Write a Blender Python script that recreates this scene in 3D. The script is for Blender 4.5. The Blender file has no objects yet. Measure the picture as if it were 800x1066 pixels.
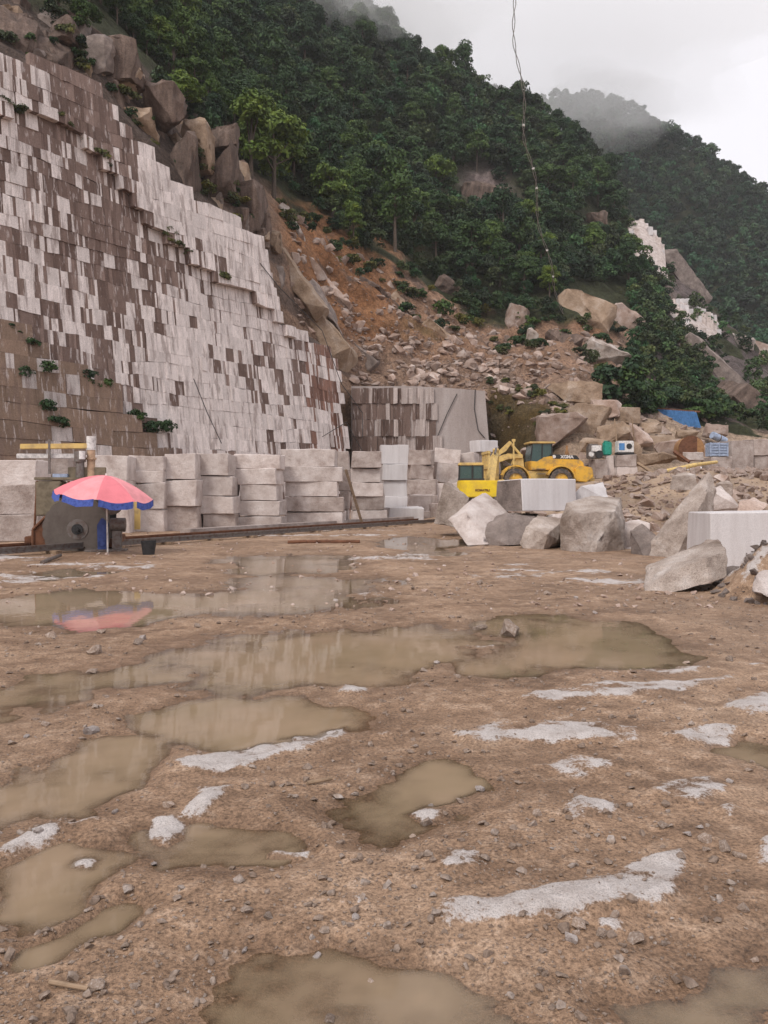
import bpy, bmesh, math, random
import numpy as np
from mathutils import Vector, Matrix, noise as mn

# ------------------------------------------------------------------ camera, sky, sun, exposure
scn = bpy.context.scene
COL = scn.collection
F, CX, HY, EYE = 830.0, 400.0, 515.0, 1.6        # focal length / principal column / horizon row of the 800x1066 photo
cd = bpy.data.cameras.new('camera'); cam = bpy.data.objects.new('camera', cd); COL.objects.link(cam)
cd.sensor_fit = 'VERTICAL'; cd.sensor_height = 36; cd.sensor_width = 36
cd.lens = 36 * F / 1066; cd.shift_y = -18 / 1066
cd.clip_start = .05; cd.clip_end = 3000
cam.location = (0, 0, EYE); cam.rotation_euler = (math.radians(90), 0, 0)
scn.camera = cam

SUN_EL, SUN_AZ = math.radians(48), math.radians(215)      # azimuth clockwise from +Y
w = bpy.data.worlds.new('World'); scn.world = w; w.use_nodes = True
nt = w.node_tree; nt.nodes.clear()
out = nt.nodes.new('ShaderNodeOutputWorld'); bg = nt.nodes.new('ShaderNodeBackground')
sky = nt.nodes.new('ShaderNodeTexSky'); sky.sky_type = 'NISHITA'; sky.sun_disc = False
sky.sun_elevation = SUN_EL; sky.sun_rotation = SUN_AZ; sky.air_density = 1.0; sky.dust_density = 4.0
sc_ = nt.nodes.new('ShaderNodeVectorMath'); sc_.operation = 'SCALE'; sc_.inputs['Scale'].default_value = .10
mx = nt.nodes.new('ShaderNodeMix'); mx.data_type = 'RGBA'; mx.inputs['Factor'].default_value = .88
mx.inputs[7].default_value = (.80, .775, .80, 1)          # closed cloud cover
nt.links.new(sky.outputs[0], sc_.inputs[0]); nt.links.new(sc_.outputs[0], mx.inputs[6])
nt.links.new(mx.outputs[2], bg.inputs['Color']); bg.inputs['Strength'].default_value = 1.0
nt.links.new(bg.outputs[0], out.inputs[0])
sd = bpy.data.lights.new('sun', 'SUN'); sd.energy = 1.4; sd.angle = math.radians(18); sd.color = (1, .95, .88)
so = bpy.data.objects.new('sun', sd); COL.objects.link(so)
dirv = Vector((math.sin(SUN_AZ) * math.cos(SUN_EL), math.cos(SUN_AZ) * math.cos(SUN_EL), math.sin(SUN_EL)))
so.rotation_euler = dirv.to_track_quat('Z', 'Y').to_euler()
vs = scn.view_settings; vs.view_transform = 'Standard'; vs.look = 'None'; vs.gamma = 1; vs.use_curve_mapping = False
vs.exposure = 0.5
scn.render.engine = 'CYCLES'
cy = scn.cycles; cy.use_denoising = True; cy.max_bounces = 6; cy.diffuse_bounces = 3; cy.glossy_bounces = 2
cy.transmission_bounces = 2; cy.volume_bounces = 1; cy.transparent_max_bounces = 4
cy.caustics_reflective = False; cy.caustics_refractive = False

R = random.Random(7)
RN = np.random.RandomState(7)

# ------------------------------------------------------------------ helpers
def P(px, py, D): return Vector(((px - CX) * D / F, D, EYE + (HY - py) * D / F))
def proj(v): return CX + v[0] / v[1] * F, HY - (v[2] - EYE) / v[1] * F
def G(px, py):                                   # a pixel on the flat floor
    D = EYE * F / (py - HY); return ((px - CX) * D / F, D)
def S(t): t = np.clip(t, 0, 1); return t * t * (3 - 2 * t)

_tab = np.random.RandomState(3).rand(256, 256)
def vn(x, y):                                    # 2D value noise in -1..1, numpy
    xi = np.floor(x).astype(int); yi = np.floor(y).astype(int); u = x - xi; v = y - yi
    u = u * u * (3 - 2 * u); v = v * v * (3 - 2 * v)
    a = _tab[xi & 255, yi & 255]; b = _tab[(xi + 1) & 255, yi & 255]
    c = _tab[xi & 255, (yi + 1) & 255]; d = _tab[(xi + 1) & 255, (yi + 1) & 255]
    return 2 * ((a * (1 - u) + b * u) * (1 - v) + (c * (1 - u) + d * u) * v) - 1
def fbm(x, y, o=4):
    s = 0; a = 1
    for k in range(o): s = s + a * vn(x * 2 ** k + 17.3 * k, y * 2 ** k + 5.1 * k); a *= .5
    return s / 1.9

def link(o, parent=None):
    COL.objects.link(o)
    if parent: o.parent = parent
    return o
def tag(o, label=None, cat=None, group=None, kind=None):
    for k, v in (('label', label), ('category', cat), ('group', group), ('kind', kind)):
        if v: o[k] = v
    return o
def empty(name, loc=(0, 0, 0), rz=0):
    o = bpy.data.objects.new(name, None); COL.objects.link(o); o.location = loc; o.rotation_euler = (0, 0, rz)
    o.empty_display_size = .1
    return o
def mesh_np(name, V, Fc, mat, attrs=None, smooth=False):
    """numpy verts (n,3), faces (m,k) -> mesh"""
    me = bpy.data.meshes.new(name); V = np.asarray(V, dtype=np.float32); Fc = np.asarray(Fc, dtype=np.int32)
    n, k = Fc.shape
    me.vertices.add(len(V)); me.vertices.foreach_set('co', V.ravel())
    me.loops.add(n * k); me.loops.foreach_set('vertex_index', Fc.ravel())
    me.polygons.add(n); me.polygons.foreach_set('loop_start', np.arange(0, n * k, k, dtype=np.int32))
    me.polygons.foreach_set('loop_total', np.full(n, k, dtype=np.int32))
    me.polygons.foreach_set('use_smooth', np.full(n, bool(smooth)))
    for nm, arr in (attrs or {}).items():
        arr = np.asarray(arr, dtype=np.float32)
        if arr.ndim == 1:
            at = me.attributes.new(nm, 'FLOAT', 'POINT'); at.data.foreach_set('value', arr)
        else:
            at = me.attributes.new(nm, 'FLOAT_COLOR', 'POINT')
            at.data.foreach_set('color', np.c_[arr, np.ones(len(arr), dtype=np.float32)].astype(np.float32).ravel())
    me.update(calc_edges=True); me.validate()
    me.materials.append(mat)
    return me
def obj(name, me, parent=None, loc=None, rz=None):
    o = bpy.data.objects.new(name, me); link(o, parent)
    if loc is not None: o.location = loc
    if rz is not None: o.rotation_euler = (0, 0, rz)
    return o
def bm_mesh(bm, mat, smooth=False, sharp=None):
    me = bpy.data.meshes.new('m')
    if smooth:
        for f in bm.faces: f.smooth = True
        if sharp:
            for e in bm.edges:
                if len(e.link_faces) == 2 and e.calc_face_angle(0) > sharp: e.smooth = False
    bm.to_mesh(me); bm.free(); me.materials.append(mat)
    return me
def bx(bm, c, s, rot=None):                       # box centre, full size
    r = bmesh.ops.create_cube(bm, size=1)
    M = Matrix.Translation(c) @ (rot or Matrix()) @ Matrix.Diagonal((*s, 1))
    bmesh.ops.transform(bm, matrix=M, verts=r['verts']); return r['verts']
def cyl(bm, a, b, r1, r2=None, n=14, caps=True):
    a, b = Vector(a), Vector(b); d = b - a
    r = bmesh.ops.create_cone(bm, cap_ends=caps, segments=n, radius1=r1, radius2=r1 if r2 is None else r2, depth=d.length)
    M = Matrix.Translation((a + b) / 2) @ d.to_track_quat('Z', 'Y').to_matrix().to_4x4()
    bmesh.ops.transform(bm, matrix=M, verts=r['verts']); return r['verts']
def prism(bm, pts, y0, y1):                       # polygon in x,z extruded along y
    a = [bm.verts.new((x, y0, z)) for x, z in pts]; b = [bm.verts.new((x, y1, z)) for x, z in pts]
    n = len(pts)
    bm.faces.new(a); bm.faces.new(b[::-1])
    for i in range(n): bm.faces.new((a[i], b[i], b[(i + 1) % n], a[(i + 1) % n]))
    bmesh.ops.recalc_face_normals(bm, faces=bm.faces[:])
def part(name, parent, mat, fn, bevel=0, smooth=True):
    bm = bmesh.new(); fn(bm)
    if bevel: bmesh.ops.bevel(bm, geom=bm.edges[:], offset=bevel, segments=2, affect='EDGES', clamp_overlap=True)
    return obj(name, bm_mesh(bm, mat, smooth, .6), parent)

# ------------------------------------------------------------------ materials
def base_mat(name, rough=.8, spec=.3):
    m = bpy.data.materials.new(name); m.use_nodes = True; t = m.node_tree
    b = t.nodes['Principled BSDF']; b.inputs['Roughness'].default_value = rough
    b.inputs['Specular IOR Level'].default_value = spec
    return m, t, b
def N(t, kind, **kw):
    n = t.nodes.new('ShaderNode' + kind)
    for k, v in kw.items(): setattr(n, k, v)
    return n
def noise_(t, vec, scale, detail=4, rough=.6, stretch=None):
    n = N(t, 'TexNoise'); n.inputs['Scale'].default_value = scale; n.inputs['Detail'].default_value = detail
    n.inputs['Roughness'].default_value = rough
    if stretch:
        mp = N(t, 'Mapping'); mp.inputs['Scale'].default_value = stretch; t.links.new(vec, mp.inputs[0]); vec = mp.outputs[0]
    t.links.new(vec, n.inputs['Vector']); return n.outputs['Fac']
def ramp(t, fac, stops):
    r = N(t, 'ValToRGB'); e = r.color_ramp.elements
    while len(e) < len(stops): e.new(.5)
    for i, (p, c) in enumerate(stops): e[i].position = p; e[i].color = (*c, 1) if len(c) == 3 else c
    t.links.new(fac, r.inputs[0]); return r.outputs[0]
def mixc(t, fac, a, b, mode='MIX'):
    m = N(t, 'Mix', data_type='RGBA', blend_type=mode)
    for s, v in ((0, fac), (6, a), (7, b)):
        if isinstance(v, (int, float)): m.inputs[s].default_value = v
        elif isinstance(v, tuple): m.inputs[s].default_value = (*v, 1)
        else: t.links.new(v, m.inputs[s])
    return m.outputs[2]
def math_(t, op, a, b=0.0, clamp=False):
    m = N(t, 'Math', operation=op, use_clamp=clamp)
    for i, v in enumerate((a, b)):
        if isinstance(v, (int, float)): m.inputs[i].default_value = v
        else: t.links.new(v, m.inputs[i])
    return m.outputs[0]
def bump(t, b, h, strength=.4, dist=.02):
    n = N(t, 'Bump'); n.inputs['Strength'].default_value = strength; n.inputs['Distance'].default_value = dist
    t.links.new(h, n.inputs['Height']); t.links.new(n.outputs[0], b.inputs['Normal'])
def rock_mat(name, c1, c2, c3=None, scale=1.2, speck=.35, rough=.85, bmp=.5, dist=.03, streak=None, attr=False, rnd=.25, fine=60):
    m, t, b = base_mat(name, rough)
    tc = N(t, 'TexCoord').outputs['Object']; oi = N(t, 'ObjectInfo')
    va = N(t, 'VectorMath', operation='ADD'); t.links.new(tc, va.inputs[0])
    vm = N(t, 'VectorMath', operation='SCALE'); vm.inputs['Scale'].default_value = 1
    cmb = N(t, 'CombineXYZ'); k = math_(t, 'MULTIPLY', oi.outputs['Random'], 57.0)
    for i in range(3): t.links.new(k, cmb.inputs[i])
    t.links.new(cmb.outputs[0], va.inputs[1]); vec = va.outputs[0]
    n1 = noise_(t, vec, scale, 5, .65, streak)
    stops = [(.32, c1), (.68, c2)] if c3 is None else [(.3, c1), (.52, c2), (.72, c3)]
    c = ramp(t, n1, stops)
    if attr:
        a = N(t, 'VertexColor', layer_name='Col'); c = mixc(t, 1.0, a.outputs[0], ramp(t, n1, [(.25, (.72, .7, .68)), (.7, (1.12, 1.1, 1.08))]), 'MULTIPLY')
    if attr:          # rain streaks of dark lichen and of clean stone running down over the courses
        gp = N(t, 'NewGeometry').outputs['Position']
        k1 = ramp(t, noise_(t, gp, 1.5, 4, .6, (1.9, 1.9, .16)), [(.53, (0, 0, 0)), (.60, (1, 1, 1))]); k2 = ramp(t, noise_(t, gp, 2.3, 4, .6, (2.1, 2.1, .22)), [(.58, (0, 0, 0)), (.63, (1, 1, 1))])
        c = mixc(t, math_(t, 'MULTIPLY', k1, .5), c, (.17, .115, .098)); c = mixc(t, math_(t, 'MULTIPLY', k2, .5), c, (.58, .515, .50))
    n2 = noise_(t, vec, fine, 3, .7)
    sp = ramp(t, n2, [(.38, (1 - speck,) * 3), (.52, (1, 1, 1)), (.66, (1 + speck * .4,) * 3)])
    c = mixc(t, 1.0, c, sp, 'MULTIPLY')
    if rnd:
        v = math_(t, 'ADD', math_(t, 'MULTIPLY', oi.outputs['Random'], rnd), 1 - rnd / 2)
        hs = N(t, 'HueSaturation'); t.links.new(v, hs.inputs['Value']); t.links.new(c, hs.inputs['Color']); c = hs.outputs[0]
    t.links.new(c, b.inputs['Base Color'])
    n3 = noise_(t, vec, scale * 5, 6, .7)
    bump(t, b, n3, bmp, dist)
    return m
M = {}
M['granite'] = rock_mat('granite_cut', (.37, .295, .265), (.56, .485, .455), (.68, .615, .59), scale=1.5, speck=.25, bmp=.8, dist=.05)
M['granite_d'] = rock_mat('granite_grey', (.25, .19, .165), (.42, .35, .32), (.54, .47, .445), scale=1.5, speck=.3, bmp=.9, dist=.06)
M['granite_w'] = rock_mat('granite_white', (.50, .46, .46), (.60, .57, .575), (.66, .63, .635), scale=.7, speck=.15, bmp=.25, dist=.015, streak=(3, 3, .3))
M['boulder'] = rock_mat('boulder_granite', (.19, .14, .11), (.44, .365, .32), (.66, .60, .57), scale=.9, speck=.35, bmp=1., dist=.10)
M['boulder_d'] = rock_mat('boulder_dark', (.12, .095, .085), (.23, .185, .165), (.35, .29, .265), scale=1.2, speck=.35, bmp=1., dist=.10)
M['tan'] = rock_mat('rock_tan', (.19, .125, .08), (.34, .245, .175), (.47, .38, .315), scale=.6, speck=.2, bmp=.9, dist=.15, fine=14)
M['brown'] = rock_mat('rock_brown', (.065, .046, .038), (.14, .098, .08), (.26, .19, .155), scale=.7, speck=.25, bmp=.8, dist=.15, streak=(2.2, 2.2, .35), fine=12)
M['rubble'] = rock_mat('rubble', (.24, .155, .115), (.38, .285, .24), (.53, .455, .42), scale=.8, speck=.2, bmp=.6, dist=.06, fine=16, rnd=.5)
M['pebble'] = rock_mat('pebble', (.20, .14, .105), (.33, .25, .20), (.52, .455, .42), scale=9, speck=.3, bmp=.6, dist=.01, rnd=.7)
M['panel'] = rock_mat('cliff_panel', (.5, .5, .5), (.6, .6, .6), scale=1.1, speck=.22, bmp=.7, dist=.06, streak=(3.0, 3.0, .35), attr=True, rnd=.0, fine=18)
M['cliff_core'] = rock_mat('cliff_core', (.07, .05, .042), (.13, .095, .08), scale=.8, bmp=.8, dist=.1, rnd=0, fine=14)

def plain(name, col, rough=.5, metal=0, var=.25, scale=8, bmp=.1, spec=.4, dirt=None):
    m, t, b = base_mat(name, rough, spec); b.inputs['Metallic'].default_value = metal
    tc = N(t, 'TexCoord').outputs['Object']; n = noise_(t, tc, scale, 5, .65)
    d = dirt or tuple(c * (1 - 2 * var) for c in col)
    c = ramp(t, n, [(.3, d), (.55, col), (.8, tuple(min(1, c * (1 + var * .4)) for c in col))])
    t.links.new(c, b.inputs['Base Color']); bump(t, b, n, bmp, .01)
    r = ramp(t, n, [(.3, (min(1, rough + .25),) * 3), (.7, (rough,) * 3)]); t.links.new(r, b.inputs['Roughness'])
    return m
M['yellow'] = plain('machine_yellow', (.70, .40, .05), .55, dirt=(.30, .20, .10), scale=2.2)
M['yellow_l'] = plain('machine_yellow_bright', (.78, .55, .02), .4, dirt=(.60, .40, .05), scale=2)
M['yellow_p'] = plain('pale_yellow_paint', (.66, .47, .17), .6, dirt=(.42, .30, .15), scale=4)
M['black'] = plain('black_paint', (.03, .03, .032), .5)
M['tyre'] = plain('tyre_rubber', (.055, .048, .045), .85, dirt=(.20, .15, .12), scale=5)
M['glass'] = plain('cab_glass', (.035, .075, .07), .08, var=.15, spec=.6, bmp=0)
M['white'] = plain('white_paint', (.72, .70, .69), .5)
M['steel'] = plain('worn_steel', (.20, .18, .17), .45, .6, dirt=(.14, .09, .07))
M['blade'] = plain('saw_blade_steel', (.135, .112, .098), .5, .2, var=.25, scale=2.2, dirt=(.10, .08, .07))
M['rust'] = plain('rusty_iron', (.17, .075, .042), .85, .1, scale=5)
M['rust_o'] = plain('rusty_orange', (.36, .19, .085), .9, 0, scale=3)
M['olive'] = plain('dirty_machine_box', (.20, .165, .115), .75, 0, scale=4)
M['blue'] = plain('blue_paint', (.06, .10, .32), .55, scale=5)
M['bluesheet'] = plain('blue_sheet', (.075, .23, .50), .5, scale=3, var=.18)
M['pink'] = plain('umbrella_pink', (.70, .20, .235), .75, var=.06, scale=2, bmp=0)
M['fringe'] = plain('umbrella_fringe', (.07, .115, .42), .75, var=.25, scale=14, bmp=0)
M['tanpipe'] = plain('tan_pipe', (.52, .36, .24), .6, scale=4)
M['wood'] = plain('weathered_wood', (.30, .21, .14), .85, scale=10)
M['green'] = plain('green_plastic', (.02, .30, .22), .5)
M['palecrate'] = plain('pale_blue_crate', (.34, .41, .55), .55, scale=6)
M['cable'] = plain('cable_rubber', (.06, .055, .055), .6)
M['rope'] = plain('grey_cable', (.30, .29, .28), .6)

def leaf_mat(name, use_attr, tint=(1, 1, 1)):
    m, t, b = base_mat(name, .6, .25)
    tc = N(t, 'TexCoord').outputs['Object']
    n = noise_(t, tc, .9, 3, .6)
    c = ramp(t, n, [(.28, (.014 * tint[0], .033 * tint[1], .014 * tint[2])), (.52, (.027 * tint[0], .056 * tint[1], .020 * tint[2])), (.75, (.052 * tint[0], .090 * tint[1], .028 * tint[2]))])
    if use_attr:
        a = N(t, 'VertexColor', layer_name='Col'); c = mixc(t, 1.0, c, a.outputs[0], 'MULTIPLY')
    else:
        oi = N(t, 'ObjectInfo')
        v = ramp(t, oi.outputs['Random'], [(0, (.6, .75, .8)), (.35, (.95, 1.05, .9)), (.7, (1.35, 1.35, .95)), (1, (2.2, 1.9, 1.0))])
        c = mixc(t, 1.0, c, v, 'MULTIPLY')
    t.links.new(c, b.inputs['Base Color'])
    return m
M['leaf'] = leaf_mat('foliage', False)
M['leaf_s'] = leaf_mat('foliage_wood', True)
M['leaf_b'] = leaf_mat('foliage_bright', False, (1.9, 1.6, 1.1))
M['leaf_dry'] = leaf_mat('foliage_dry', False, (2.6, 1.35, 1.3))
M['bark'] = rock_mat('bark', (.06, .045, .035), (.13, .10, .08), scale=3, streak=(3, 3, .4), rnd=.3, fine=20)

# ground material: mud, wet mud, bare granite
def ground_mat():
    m, t, b = base_mat('quarry_mud', .7, .35)
    geo = N(t, 'NewGeometry').outputs['Position']
    g = N(t, 'Attribute', attribute_name='gran'); wv = N(t, 'Attribute', attribute_name='wet'); er = N(t, 'Attribute', attribute_name='bank')
    n1 = noise_(t, geo, .55, 6, .65); n2 = noise_(t, geo, 7, 6, .72); n3 = noise_(t, geo, 55, 4, .75); n4 = noise_(t, geo, 150, 2, .6)
    mud = ramp(t, n1, [(.32, (.155, .095, .060)), (.5, (.295, .192, .130)), (.66, (.47, .34, .255))])
    mud = mixc(t, .55, mud, ramp(t, n2, [(.36, (.145, .09, .06)), (.52, (.30, .195, .133)), (.66, (.52, .39, .31))]))
    mud = mixc(t, 1.0, mud, ramp(t, n3, [(.36, (.48, .46, .45)), (.5, (1, 1, 1)), (.64, (1.42, 1.42, 1.44))]), 'MULTIPLY')
    dk = ramp(t, noise_(t, geo, 1.7, 5, .65), [(.50, (0, 0, 0)), (.60, (1, 1, 1))])
    mud = mixc(t, math_(t, 'MULTIPLY', dk, .55), mud, mixc(t, 1.0, mud, (.58, .53, .48), 'MULTIPLY'))
    bank = ramp(t, n2, [(.3, (.26, .17, .11)), (.5, (.38, .27, .185)), (.7, (.48, .38, .30))])
    mud = mixc(t, 1.0, mud, (1.14, 1.13, 1.07), 'MULTIPLY')
    mud = mixc(t, er.outputs['Fac'], mud, bank)
    wf = math_(t, 'ADD', math_(t, 'MAXIMUM', wv.outputs['Fac'], math_(t, 'MULTIPLY', dk, .45)), math_(t, 'MULTIPLY', math_(t, 'SUBTRACT', n2, .5), .9), True)
    c = mixc(t, wf, mud, mixc(t, 1.0, mud, (.66, .62, .58), 'MULTIPLY'))
    gr = mixc(t, 1.0, ramp(t, n2, [(.3, (.40, .34, .31)), (.6, (.57, .52, .50))]), ramp(t, n4, [(.3, (.6, .6, .6)), (.5, (1, 1, 1)), (.8, (1.1, 1.1, 1.1))]), 'MULTIPLY')
    gf = math_(t, 'ADD', g.outputs['Fac'], math_(t, 'MULTIPLY', math_(t, 'SUBTRACT', math_(t, 'ADD', math_(t, 'MULTIPLY', n2, .7), math_(t, 'MULTIPLY', n3, .4)), .55), 2.6))
    gf = math_(t, 'SUBTRACT', gf, math_(t, 'MULTIPLY', math_(t, 'SUBTRACT', noise_(t, geo, 2.6, 4, .6), .42), 1.4))
    gf = ramp(t, gf, [(.42, (0, 0, 0)), (.64, (1, 1, 1))])
    c = mixc(t, gf, c, gr)
    t.links.new(c, b.inputs['Base Color'])
    rr = mixc(t, wf, ramp(t, n2, [(.3, (.62,) * 3), (.7, (.85,) * 3)]), (.34, .34, .34)); t.links.new(rr, b.inputs['Roughness'])
    h = math_(t, 'ADD', math_(t, 'MULTIPLY', n2, 1.0), math_(t, 'MULTIPLY', n3, .45))
    bump(t, b, h, .9, .04)
    return m
M['ground'] = ground_mat()
def water_mat():                                  # silty water: clouds over with depth, mirrors at low angles
    m = bpy.data.materials.new('muddy_water'); m.use_nodes = True; t = m.node_tree; t.nodes.clear()
    o_ = N(t, 'OutputMaterial'); geo = N(t, 'NewGeometry').outputs['Position']
    d = N(t, 'Attribute', attribute_name='depth').outputs['Fac']
    al = math_(t, 'SUBTRACT', 1.0, math_(t, 'POWER', 2.718, math_(t, 'MULTIPLY', d, -95.0)), True)
    df = N(t, 'BsdfDiffuse'); c = ramp(t, noise_(t, geo, .7, 3), [(.3, (.265, .198, .122)), (.7, (.345, .25, .172))]); t.links.new(c, df.inputs['Color'])
    tr = N(t, 'BsdfTransparent'); tr.inputs['Color'].default_value = (.97, .95, .92, 1)
    m1 = N(t, 'MixShader'); t.links.new(al, m1.inputs[0]); t.links.new(tr.outputs[0], m1.inputs[1]); t.links.new(df.outputs[0], m1.inputs[2])
    gl = N(t, 'BsdfGlossy'); gl.inputs['Roughness'].default_value = .03; fr = N(t, 'Fresnel'); fr.inputs['IOR'].default_value = 1.33
    bn = N(t, 'Bump'); bn.inputs['Strength'].default_value = .04; bn.inputs['Distance'].default_value = .02; t.links.new(noise_(t, geo, 4, 2), bn.inputs['Height'])
    t.links.new(bn.outputs[0], gl.inputs['Normal']); t.links.new(bn.outputs[0], fr.inputs['Normal'])
    m2 = N(t, 'MixShader'); t.links.new(fr.outputs[0], m2.inputs[0]); t.links.new(m1.outputs[0], m2.inputs[1]); t.links.new(gl.outputs[0], m2.inputs[2])
    t.links.new(m2.outputs[0], o_.inputs['Surface'])
    return m
M['water'] = water_mat()
def hill_mat():
    m, t, b = base_mat('hillside', .9, .2)
    geo = N(t, 'NewGeometry').outputs['Position']
    a = N(t, 'VertexColor', layer_name='Col')
    n1 = noise_(t, geo, .35, 7, .7); n2 = noise_(t, geo, 1.6, 6, .75)
    c = mixc(t, 1.0, a.outputs[0], ramp(t, n1, [(.28, (.55, .52, .5)), (.5, (1, 1, 1)), (.75, (1.35, 1.32, 1.3))]), 'MULTIPLY')
    n5 = noise_(t, geo, 6, 4, .7)
    c = mixc(t, 1.0, c, ramp(t, n2, [(.28, (.45, .42, .4)), (.5, (1, 1, 1)), (.75, (1.5, 1.48, 1.46))]), 'MULTIPLY')
    c = mixc(t, 1.0, c, ramp(t, n5, [(.3, (.6, .6, .6)), (.5, (1, 1, 1)), (.7, (1.4, 1.4, 1.4))]), 'MULTIPLY')
    t.links.new(c, b.inputs['Base Color'])
    bump(t, b, math_(t, 'ADD', math_(t, 'ADD', n1, math_(t, 'MULTIPLY', n2, .5)), math_(t, 'MULTIPLY', n5, .15)), 1., .9)
    return m
M['hill'] = hill_mat()

# ------------------------------------------------------------------ quarry floor
def rise(x, y):
    return 1.85 * S((y - 27) / 20) * S((x - 2) / 7) + 1.05 * S((x - 9) / 9) * S((y - 32) / 13)
PUD = [(130, 372, 842, 928, .05), (690, 870, 952, 1120, .05), (150, 620, 1008, 1100, .028), (-60, 130, 778, 868, .05),
       (490, 725, 640, 713, .06), (330, 470, 650, 690, .04), (-80, 190, 618, 652, .07), (200, 430, 602, 640, .05),
       (140, 345, 728, 792, .035), (385, 500, 806, 872, .04), (735, 860, 762, 795, .04), (-60, 115, 888, 962, .045),
       (385, 480, 557, 585, .06), (10, 150, 965, 1012, .03), (120, 420, 655, 712, .035), (-40, 140, 700, 740, .04),
       (230, 390, 578, 598, .05), (40, 130, 590, 606, .06)]
GRAN = [[(450, 985), (468, 965), (474, 948), (520, 944), (560, 938), (605, 928), (640, 914), (662, 899), (697, 893), (702, 930), (690, 950), (640, 957), (560, 965), (500, 974)],
        [(160, 868), (170, 853), (195, 850), (210, 856), (205, 872), (180, 880)], [(200, 850), (225, 832), (215, 826), (260, 821), (252, 834), (232, 848), (212, 853)],
        [(176, 800), (215, 788), (262, 778), (300, 764), (352, 758), (358, 770), (318, 784), (262, 802), (215, 808)],
        [(675, 832), (695, 818), (735, 816), (755, 826), (735, 842), (690, 846)], [(575, 850), (600, 836), (640, 842), (632, 858), (590, 862)],
        [(735, 848), (760, 840), (770, 850), (750, 858)], [(470, 905), (485, 890), (512, 893), (505, 908), (485, 912)],
        [(540, 730), (600, 718), (700, 712), (770, 706), (775, 714), (700, 724), (610, 734), (550, 738)],
        [(470, 770), (520, 752), (600, 758), (660, 764), (650, 778), (560, 776), (500, 780)], [(690, 770), (740, 758), (775, 762), (760, 776), (710, 780)],
        [(770, 905), (780, 880), (810, 878), (815, 915)], [(342, 724), (350, 714), (372, 716), (365, 726)], [(355, 952), (372, 944), (395, 948), (385, 956)],
        [(-20, 895), (10, 878), (45, 868), (50, 876), (20, 892), (0, 902)], [(60, 905), (75, 893), (95, 897), (88, 908)], [(50, 866), (100, 858), (105, 862), (60, 870)],
        [(560, 800), (600, 790), (640, 800), (610, 812)], [(430, 842), (450, 835), (470, 842), (455, 850)], [(640, 700), (700, 690), (740, 696), (690, 704)],
        [(750, 740), (800, 728), (830, 738), (790, 752)]]
def inpoly(x, y, poly):
    r = np.zeros(np.shape(x), dtype=bool); n = len(poly)
    for i in range(n):
        (x0, y0), (x1, y1) = poly[i], poly[(i + 1) % n]
        c = ((y0 > y) != (y1 > y)) & (x < (x1 - x0) * (y - y0) / (y1 - y0 + 1e-12) + x0); r ^= c
    return r
def segdist(x, y, poly):
    d = np.full(np.shape(x), 1e9); n = len(poly)
    for i in range(n):
        (x0, y0), (x1, y1) = poly[i], poly[(i + 1) % n]; L2 = (x1 - x0) ** 2 + (y1 - y0) ** 2 + 1e-12
        t = np.clip(((x - x0) * (x1 - x0) + (y - y0) * (y1 - y0)) / L2, 0, 1)
        d = np.minimum(d, np.hypot(x - x0 - t * (x1 - x0), y - y0 - t * (y1 - y0)))
    return d
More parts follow.
